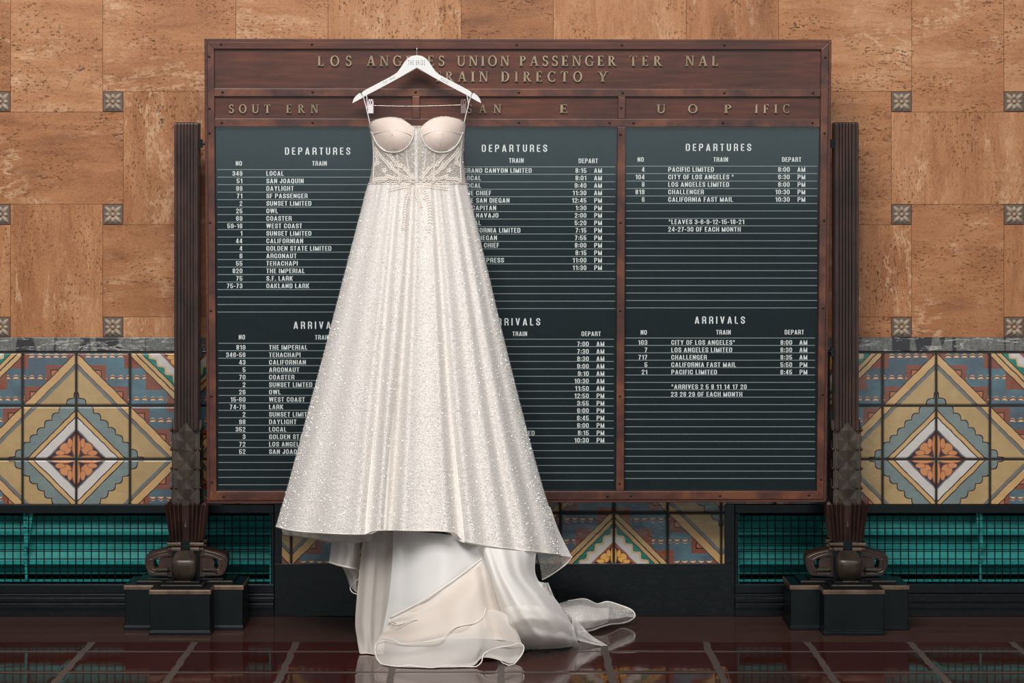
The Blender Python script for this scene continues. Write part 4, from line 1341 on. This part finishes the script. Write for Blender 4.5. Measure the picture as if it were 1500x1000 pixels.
# lace leaves and little flowers
def leaf_at(pf, px, py, ang, L, w):
    """one appliqued leaf: a raised lozenge"""
    d = (math.cos(ang), -math.sin(ang)); nn = (-d[1], d[0])
    ps = [(-.5, 0), (-.2, .5), (.2, .42), (.5, 0), (.2, -.42), (-.2, -.5)]
    v_ = [tuple(pf(px + d[0] * a * L + nn[0] * b * w, py + d[1] * a * L + nn[1] * b * w, .0015)) for a, b in ps]
    c = tuple(pf(px, py, .005)); v_.append(c)
    m.add(v_, [(i, (i + 1) % 6, 6) for i in range(6)])
def sprig(pf, pts, L, w, spread):
    c = catmull(pts, max(4, len(pts) * 4))
    for (x0, y0), (x1, y1) in zip(c, c[1:]):
        a = math.atan2(-(y1 - y0), x1 - x0)
        for e in (-1, 1):
            leaf_at(pf, (x0 + x1) / 2 + math.cos(a + e * spread) * L * .5, (y0 + y1) / 2 - math.sin(a + e * spread) * L * .5, a + e * spread, L, w)
def flower_at(pf, px, py, r_):
    for k in range(5):
        a = k * 1.2566
        leaf_at(pf, px + math.cos(a) * r_ * .6, py + math.sin(a) * r_ * .6, -a, r_ * 1.1, r_ * .8)
for sg in (-1, 1):
    m = MB()
    mx = (lambda x: x) if sg < 0 else (lambda x: 1221.5 - x)
    for ln in ([(604, 265), (590, 258), (578, 250), (572, 240)], [(598, 262), (580, 262), (566, 258)], [(584, 246), (576, 234), (566, 224), (558, 217)], [(575, 250), (566, 238), (556, 228), (549, 218)],
               [(570, 262), (556, 262), (548, 264)], [(548, 246), (552, 234), (548, 224)], [(549, 184), (566, 179), (584, 181)], [(546, 195), (552, 186), (566, 177)], [(608, 264), (600, 256), (592, 246)]):
        sprig(at_bodice, [(mx(x), y) for x, y in ln], 5.2, 2.1, .55)
    for fx, fy, fr in ((586, 243, 4.2), (563, 250, 4.0), (553, 239, 3.4), (572, 226, 3.0)): flower_at(at_bodice, mx(fx), fy, fr)
    for k in range(26):
        leaf_at(at_bodice, mx(546 + k * 2.4), 267 + RND.uniform(-1.5, 1.2), RND.uniform(-.7, .7), 4.5, 1.8)
    m.build('lace_applique', m_lace, dress)
m = MB()
def at_skirt(px, py, off):
    L, R_x = smooth_tab(py, SK_L), smooth_tab(py, SK_R)
    s = (px - (L + R_x) / 2) / ((R_x - L) / 2)
    hem = smooth_tab(s, HEM)
    p = skirt_point(s, (py - 268) / (hem - 268))
    p.y -= off
    return p
for ln in ([(606, 270), (598, 284), (594, 300), (593, 318), (592, 336)], [(614, 270), (622, 282), (628, 298), (630, 318), (628, 340)], [(604, 272), (588, 274), (570, 278)], [(618, 272), (636, 274), (654, 276)], [(610, 272), (610, 286), (616, 302)]):
    sprig(at_skirt, ln, 5.6, 2.2, .6)
for fx, fy, fr in ((591, 332, 4.0), (627, 334, 4.0), (600, 289, 3.2), (622, 290, 3.2)): flower_at(at_skirt, fx, fy, fr)
m.build('waist_lace', m_lace, dress)
pts = []
for k in range(1600):
    s = RND.uniform(-1, 1); t = RND.uniform(.02, 1)
    pts.append(bodice_point(s, t, .003 if abs(s) > .5 else .006))
for k in range(60):
    for s in (-1, 1):
        p = bodice_point(s, k / 60); p.x += s * .001; pts.append(p)
beadcloud('bodice_beads', pts, dress, .0007, .0014)
# waistband roll
m = MB(); m.tube([tuple(skirt_point(math.sin(-math.pi / 2 + math.pi * k / 80), .003, True, 1.0, -.001)) for k in range(81)], .0016, 6); m.build('waist_seam', m_lace, dress, smooth=True)
# hanging loops
for a, b_, c_ in (((531.5, 139), (537, 160), (542, 181)), ((537, 139.5), (538, 152), (537.5, 160)), ((690, 139), (684.5, 160), (679.5, 181)), ((684, 139.5), (686, 150), (685.5, 158))):
    m = MB()
    rows = []
    for x, y in catmull([a, b_, c_], 14):
        p = W(x, y, DH - .004)
        rows.append([(p.x - .0021, p.y, p.z), (p.x, p.y - .0012, p.z), (p.x + .0021, p.y, p.z), (p.x, p.y + .0012, p.z)])
    m.grid(rows, closed=True); m.build('hanging_loop', m_bone, dress, smooth=True)

# --- layers below the hem and the train: sheets through control points (px, py, distance)
def sheet(name, ctrl, mat, nu=48, nv=48, wr=0.0, wf=7, parent=None, seed=0, label=None):
    rows0 = [catmull(rw, nu) for rw in ctrl]
    cols = [catmull([rows0[i][j] for i in range(len(rows0))], nv) for j in range(nu)]
    rn = random.Random(seed)
    ph = [rn.uniform(0, 6.28) for _ in range(6)]
    rows = []
    for i in range(nv):
        rw = []
        for j in range(nu):
            px, py, D = cols[j][i]
            u, v = j / (nu - 1), i / (nv - 1)
            D += wr * (math.sin(u * wf * 3 + v * 2 + ph[0]) * .5 + math.sin(u * wf * 5.3 - v * 3 + ph[1]) * .3 + math.sin(v * wf * 2.3 + u * 4 + ph[2]) * .4)
            p = W(px, py, D)
            if p.z < .003: p.z = .003 + RND.uniform(0, .0006)
            rw.append(tuple(p))
        rows.append(rw)
    m = MB(); m.grid(rows)
    o = m.build(name, mat, parent or dress, smooth=True, label=label)
    return o, rows
def binding(pts, r_, parent, n=None):
    c = catmull(pts, n or len(pts) * 8)
    q = []
    for x, y, D in c:
        p = W(x, y, D)
        if p.z < .004: p.z = .004
        q.append(tuple(p))
    m = MB(); m.tube(q, r_, 6); m.build('hem_binding', m_bind, parent, smooth=True)

fd = floor_D
# left: ragged tulle lip under the hem, then a short ruffle
sheet('tulle_layer', [[(412, 774, 8.46), (450, 776, 8.40), (490, 780, 8.36), (548, 778, 8.32)], [(414, 780, 8.46), (450, 786, 8.40), (495, 792, 8.36), (545, 789, 8.32)], [(416, 783, 8.46), (452, 789, 8.42), (500, 797, 8.40), (538, 793, 8.33)]], m_thin, 60, 10, .006, 9, seed=1)
ruf, _ = sheet('short_ruffle', [[(486, 778, 8.42), (500, 778, 8.38), (515, 778, 8.36), (526, 778, 8.40)], [(485, 800, 8.42), (502, 800, 8.37), (517, 802, 8.36), (527, 806, 8.42)], [(482, 823, 8.42), (496, 828, 8.37), (512, 831, 8.35), (527, 835, 8.42)]], m_org, 40, 30, .004, 5, seed=2)
binding([(482, 823, 8.42), (496, 827.5, 8.37), (512, 831, 8.35), (526, 834.5, 8.42)], .0034, ruf)
sheet('ruffle_turn', [[(500, 828, 8.40), (512, 831, 8.38), (527, 835, 8.41)], [(507, 842, 8.42), (518, 845, 8.40), (526, 850, 8.42)], [(512, 858, 8.44), (518, 864, 8.42), (525, 870, 8.42)]], m_org, 24, 24, .004, 4, seed=3, parent=ruf)
binding([(526, 835, 8.41), (527, 845, 8.405), (519, 853, 8.41), (513, 860, 8.43), (516, 867, 8.42), (525, 871, 8.42)], .0018, ruf)
# grey-looking organza column
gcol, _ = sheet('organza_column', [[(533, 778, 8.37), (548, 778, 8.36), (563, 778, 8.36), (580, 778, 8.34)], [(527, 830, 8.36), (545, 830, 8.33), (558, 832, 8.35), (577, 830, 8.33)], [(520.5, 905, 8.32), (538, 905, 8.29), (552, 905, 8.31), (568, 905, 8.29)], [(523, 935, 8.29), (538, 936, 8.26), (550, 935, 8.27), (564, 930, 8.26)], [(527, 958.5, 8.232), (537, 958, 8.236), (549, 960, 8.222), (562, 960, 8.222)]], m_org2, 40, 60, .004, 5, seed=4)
binding([(528, 958.5, 8.228), (538, 957.5, 8.232), (550, 961, 8.21)], .0016, gcol)
# solid white underskirt column
col_, _ = sheet('underskirt', [[(576, 777, 8.33), (600, 778, 8.27), (650, 782, 8.24), (700, 790, 8.26), (745, 798, 8.32), (782, 802, 8.40)], [(574, 830, 8.31), (605, 830, 8.24), (650, 832, 8.20), (705, 835, 8.23), (745, 840, 8.30), (780, 840, 8.38)], [(569, 880, 8.27), (602, 882, 8.19), (650, 884, 8.15), (712, 886, 8.19), (752, 890, 8.27), (786, 892, 8.35)], [(560, 925, 8.24), (600, 925, 8.16), (650, 925, 8.13), (715, 925, 8.16), (760, 925, 8.24), (800, 925, 8.33)], [(556, 945, 8.28), (600, 948, 8.22), (650, 950, 8.20), (715, 950, 8.21), (765, 946, 8.29), (810, 940, 8.36)]], m_satin, 80, 60, .006, 6, seed=5)
# upper flounce: diagonal edge rising to the right
up, _ = sheet('upper_flounce', [[(705, 818, 8.17), (680, 838, 8.15), (650, 860, 8.13), (615, 882, 8.12), (571, 905, 8.15)], [(706, 826, 8.16), (684, 852, 8.14), (656, 874, 8.115), (618, 896, 8.11), (572, 909, 8.145)], [(706, 836, 8.16), (690, 862, 8.14), (656, 893, 8.11), (625, 907, 8.105), (583, 914, 8.13)]], m_org, 50, 24, .003, 4, seed=6)
binding([(706, 818, 8.165), (680, 838, 8.145), (652, 858, 8.122), (620, 879, 8.112), (571, 904.5, 8.142)], .0030, up)
binding([(571, 905, 8.142), (571, 910, 8.135), (582, 914.5, 8.12), (608, 907.5, 8.10), (632, 909.5, 8.095), (648, 901, 8.10), (652, 885, 8.12), (660, 872, 8.13)], .0014, up)
# cream organza fan on the floor
fan, _ = sheet('organza_fan', [[(572, 909, 8.16), (612, 887, 8.125), (652, 863, 8.125), (690, 837, 8.14), (706, 827, 8.155), (714, 834, 8.17), (721, 858, 8.20)], [(565, 919, 8.18), (610, 905, 8.11), (656, 886, 8.09), (695, 866, 8.10), (712, 862, 8.13), (724, 874, 8.16), (732, 892, 8.19)], [(558, 929, 8.19), (604, 926, 8.09), (660, 915, 8.05), (700, 908, 8.06), (720, 908, 8.08), (736, 912, 8.12), (746, 920, 8.18)], [(553, 938, 8.20), (592, 943, 8.09), (640, 937, 8.05), (690, 935, 8.04), (716, 936, 8.05), (742, 938, 8.08), (760, 942, 8.16)]], m_cream, 70, 50, .006, 6, seed=7)
# bottom flounce that rolls over on the floor
bf, _ = sheet('bottom_flounce', [[(556, 936, 8.12), (590, 942, 8.06), (640, 935, 8.03), (690, 916, 8.05), (714, 894, 8.09), (742, 900, 8.12), (758, 925, 8.12)], [(548, 950, 8.12), (585, 955, 8.04), (640, 952, 8.02), (690, 944, 8.02), (716, 930, 8.05), (745, 935, 8.09), (766, 948, 8.11)], [(551, 965, 8.10), (580, 968, 8.03), (640, 969, 8.00), (690, 966, 8.01), (708, 955, 8.03), (742, 960, 8.07), (764, 960, 8.10)], [(563, 976, 8.03), (585, 978.5, 7.99), (632, 979.5, 7.98), (688, 976.5, 8.0), (708, 963, 8.03), (736, 968, 8.05), (750, 975, 8.05)]], m_org, 80, 40, .004, 6, seed=8)
binding([(549, 952, 8.10), (552, 940, 8.11), (565, 935, 8.09), (578, 938, 8.06), (592, 943, 8.04), (615, 940.5, 8.02), (643, 937, 8.01), (660, 922, 8.03), (676, 916, 8.04), (696, 912, 8.05), (708, 903, 8.07), (712, 890, 8.09)], .0016, bf)
binding([(549, 952, 8.10), (553, 965, 8.06), (562, 975, 8.03), (578, 978.5, 8.0), (600, 974, 8.0), (632, 980.5, 7.975), (652, 974.5, 8.0), (690, 977.5, 7.99), (704, 971, 8.0), (709, 958, 8.03), (722, 950, 8.05), (745, 946, 8.07), (762, 942, 8.09), (767.5, 949, 8.09), (762, 962, 8.07), (746, 978, 8.02), (738, 972, 8.05), (728, 963, 8.06), (712, 955, 8.05)], .0019, bf)
# gathered tulle right of the fan
tl, _ = sheet('tulle_drape', [[(704, 800, 8.24), (725, 803, 8.22), (755, 806, 8.26), (785, 806, 8.34)], [(716, 838, 8.21), (735, 838, 8.17), (762, 842, 8.22), (786, 845, 8.33)], [(724, 868, 8.19), (750, 868, 8.13), (785, 872, 8.20), (816, 880, 8.35)], [(738, 905, 8.18), (770, 905, 8.10), (808, 908, 8.18), (838, 915, 8.36)], [(756, 936, 8.18), (790, 935, 8.12), (825, 935, 8.20), (845, 935, 8.36)], [(770, 952, 8.30), (796, 950, 8.31), (828, 948, 8.34), (848, 944, 8.39)]], m_tulle, 60, 70, .008, 6, seed=9)
sheet('tulle_layer', [[(738, 890, 8.14), (765, 885, 8.09), (800, 890, 8.14), (830, 905, 8.28)], [(748, 918, 8.12), (778, 912, 8.06), (812, 915, 8.12), (838, 922, 8.30)], [(765, 950, 8.30), (792, 951, 8.29), (822, 949, 8.32), (842, 945, 8.37)]], m_thin, 40, 40, .008, 7, seed=10)
# inside of the skirt's right edge, folded under
fl, _ = sheet('folded_hem', [[(786, 806, 8.40), (800, 808, 8.44), (820, 812, 8.50), (838, 815, 8.53)], [(790, 822, 8.44), (803, 824, 8.47), (818, 824, 8.50), (832, 821, 8.53)], [(794, 848, 8.50), (804, 842, 8.51), (815, 834, 8.52), (828, 826, 8.53)]], m_mesh, 30, 24, .002, 4, seed=11)
binding([(794, 849, 8.50), (805, 843, 8.51), (817, 835, 8.52), (830, 825, 8.53), (838, 815, 8.53)], .0026, fl)
tip, _ = sheet('side_panel', [[(776, 740, 8.46), (792, 740, 8.50), (806, 742, 8.54)], [(782, 775, 8.42), (803, 775, 8.48), (819, 778, 8.54)], [(788, 806, 8.39), (812, 812, 8.46), (838, 816, 8.53)]], m_over, 24, 40, .002, 4, seed=12)
# mesh veil pieces trailing right
vm, _ = sheet('mesh_drape', [[(770, 860, 8.30), (784, 852, 8.32), (798, 853, 8.34), (803, 853, 8.36)], [(772, 876, 8.28), (790, 872, 8.29), (806, 876, 8.32), (812, 874, 8.36)], [(790, 898, 8.26), (806, 896, 8.27), (818, 898, 8.31), (825, 898, 8.36)], [(810, 920, 8.28), (822, 920, 8.29), (834, 920, 8.33), (843, 920, 8.40)]], m_mesh, 30, 40, .006, 5, seed=13)
tr_, _ = sheet('train_tail', [[(816, 884, 8.62), (834, 879.5, 8.70), (856, 877, 8.76), (874, 883, 8.78), (890, 881, 8.79), (908, 886, 8.80), (925, 893, 8.80), (930, 901, 8.80)], [(826, 894, 8.56), (842, 890, 8.58), (860, 890, 8.60), (878, 893, 8.66), (894, 894, 8.72), (908, 896, 8.76), (922, 898, 8.79), (929, 902, 8.80)], [(832, 908, 8.54), (846, 908, 8.52), (862, 908, 8.54), (880, 907, 8.60), (896, 906, 8.67), (910, 905, 8.73), (920, 904, 8.77), (928, 904, 8.79)], [(838, 922, 8.56), (850, 925, 8.57), (866, 923, 8.62), (882, 917, 8.66), (897, 913, 8.72), (910, 912, 8.78), (919, 909, 8.80), (926, 906, 8.80)]], m_mesh, 70, 40, .006, 7, seed=14)
sheet('tail_lining', [[(824, 890, 8.66), (850, 886, 8.73), (874, 890, 8.76), (892, 890, 8.78)], [(838, 906, 8.62), (858, 906, 8.64), (878, 905, 8.68), (892, 902, 8.74)], [(842, 918, 8.60), (858, 920, 8.61), (876, 916, 8.67), (890, 911, 8.72)]], m_tulle, 40, 30, .005, 6, seed=15, parent=tr_)
binding([(832, 880, 8.70), (856, 877, 8.76), (874, 884, 8.78), (890, 881, 8.79), (908, 886, 8.80), (925, 893, 8.80), (930, 902, 8.80), (922, 909, 8.80), (910, 912.5, 8.79), (895, 914, 8.73), (880, 918, 8.67), (866, 923, 8.63), (850, 925, 8.58)], .0026, tr_)
sheet('tulle_point', [[(838, 905, 8.38), (848, 912, 8.40), (866, 930, 8.39), (890, 945, 8.385)], [(838, 918, 8.35), (848, 924, 8.37), (866, 937, 8.38), (890, 946.5, 8.38)], [(838, 934, 8.36), (848, 938, 8.37), (868, 943, 8.38), (890, 947.5, 8.375)]], m_thin, 30, 20, .004, 5, seed=16)
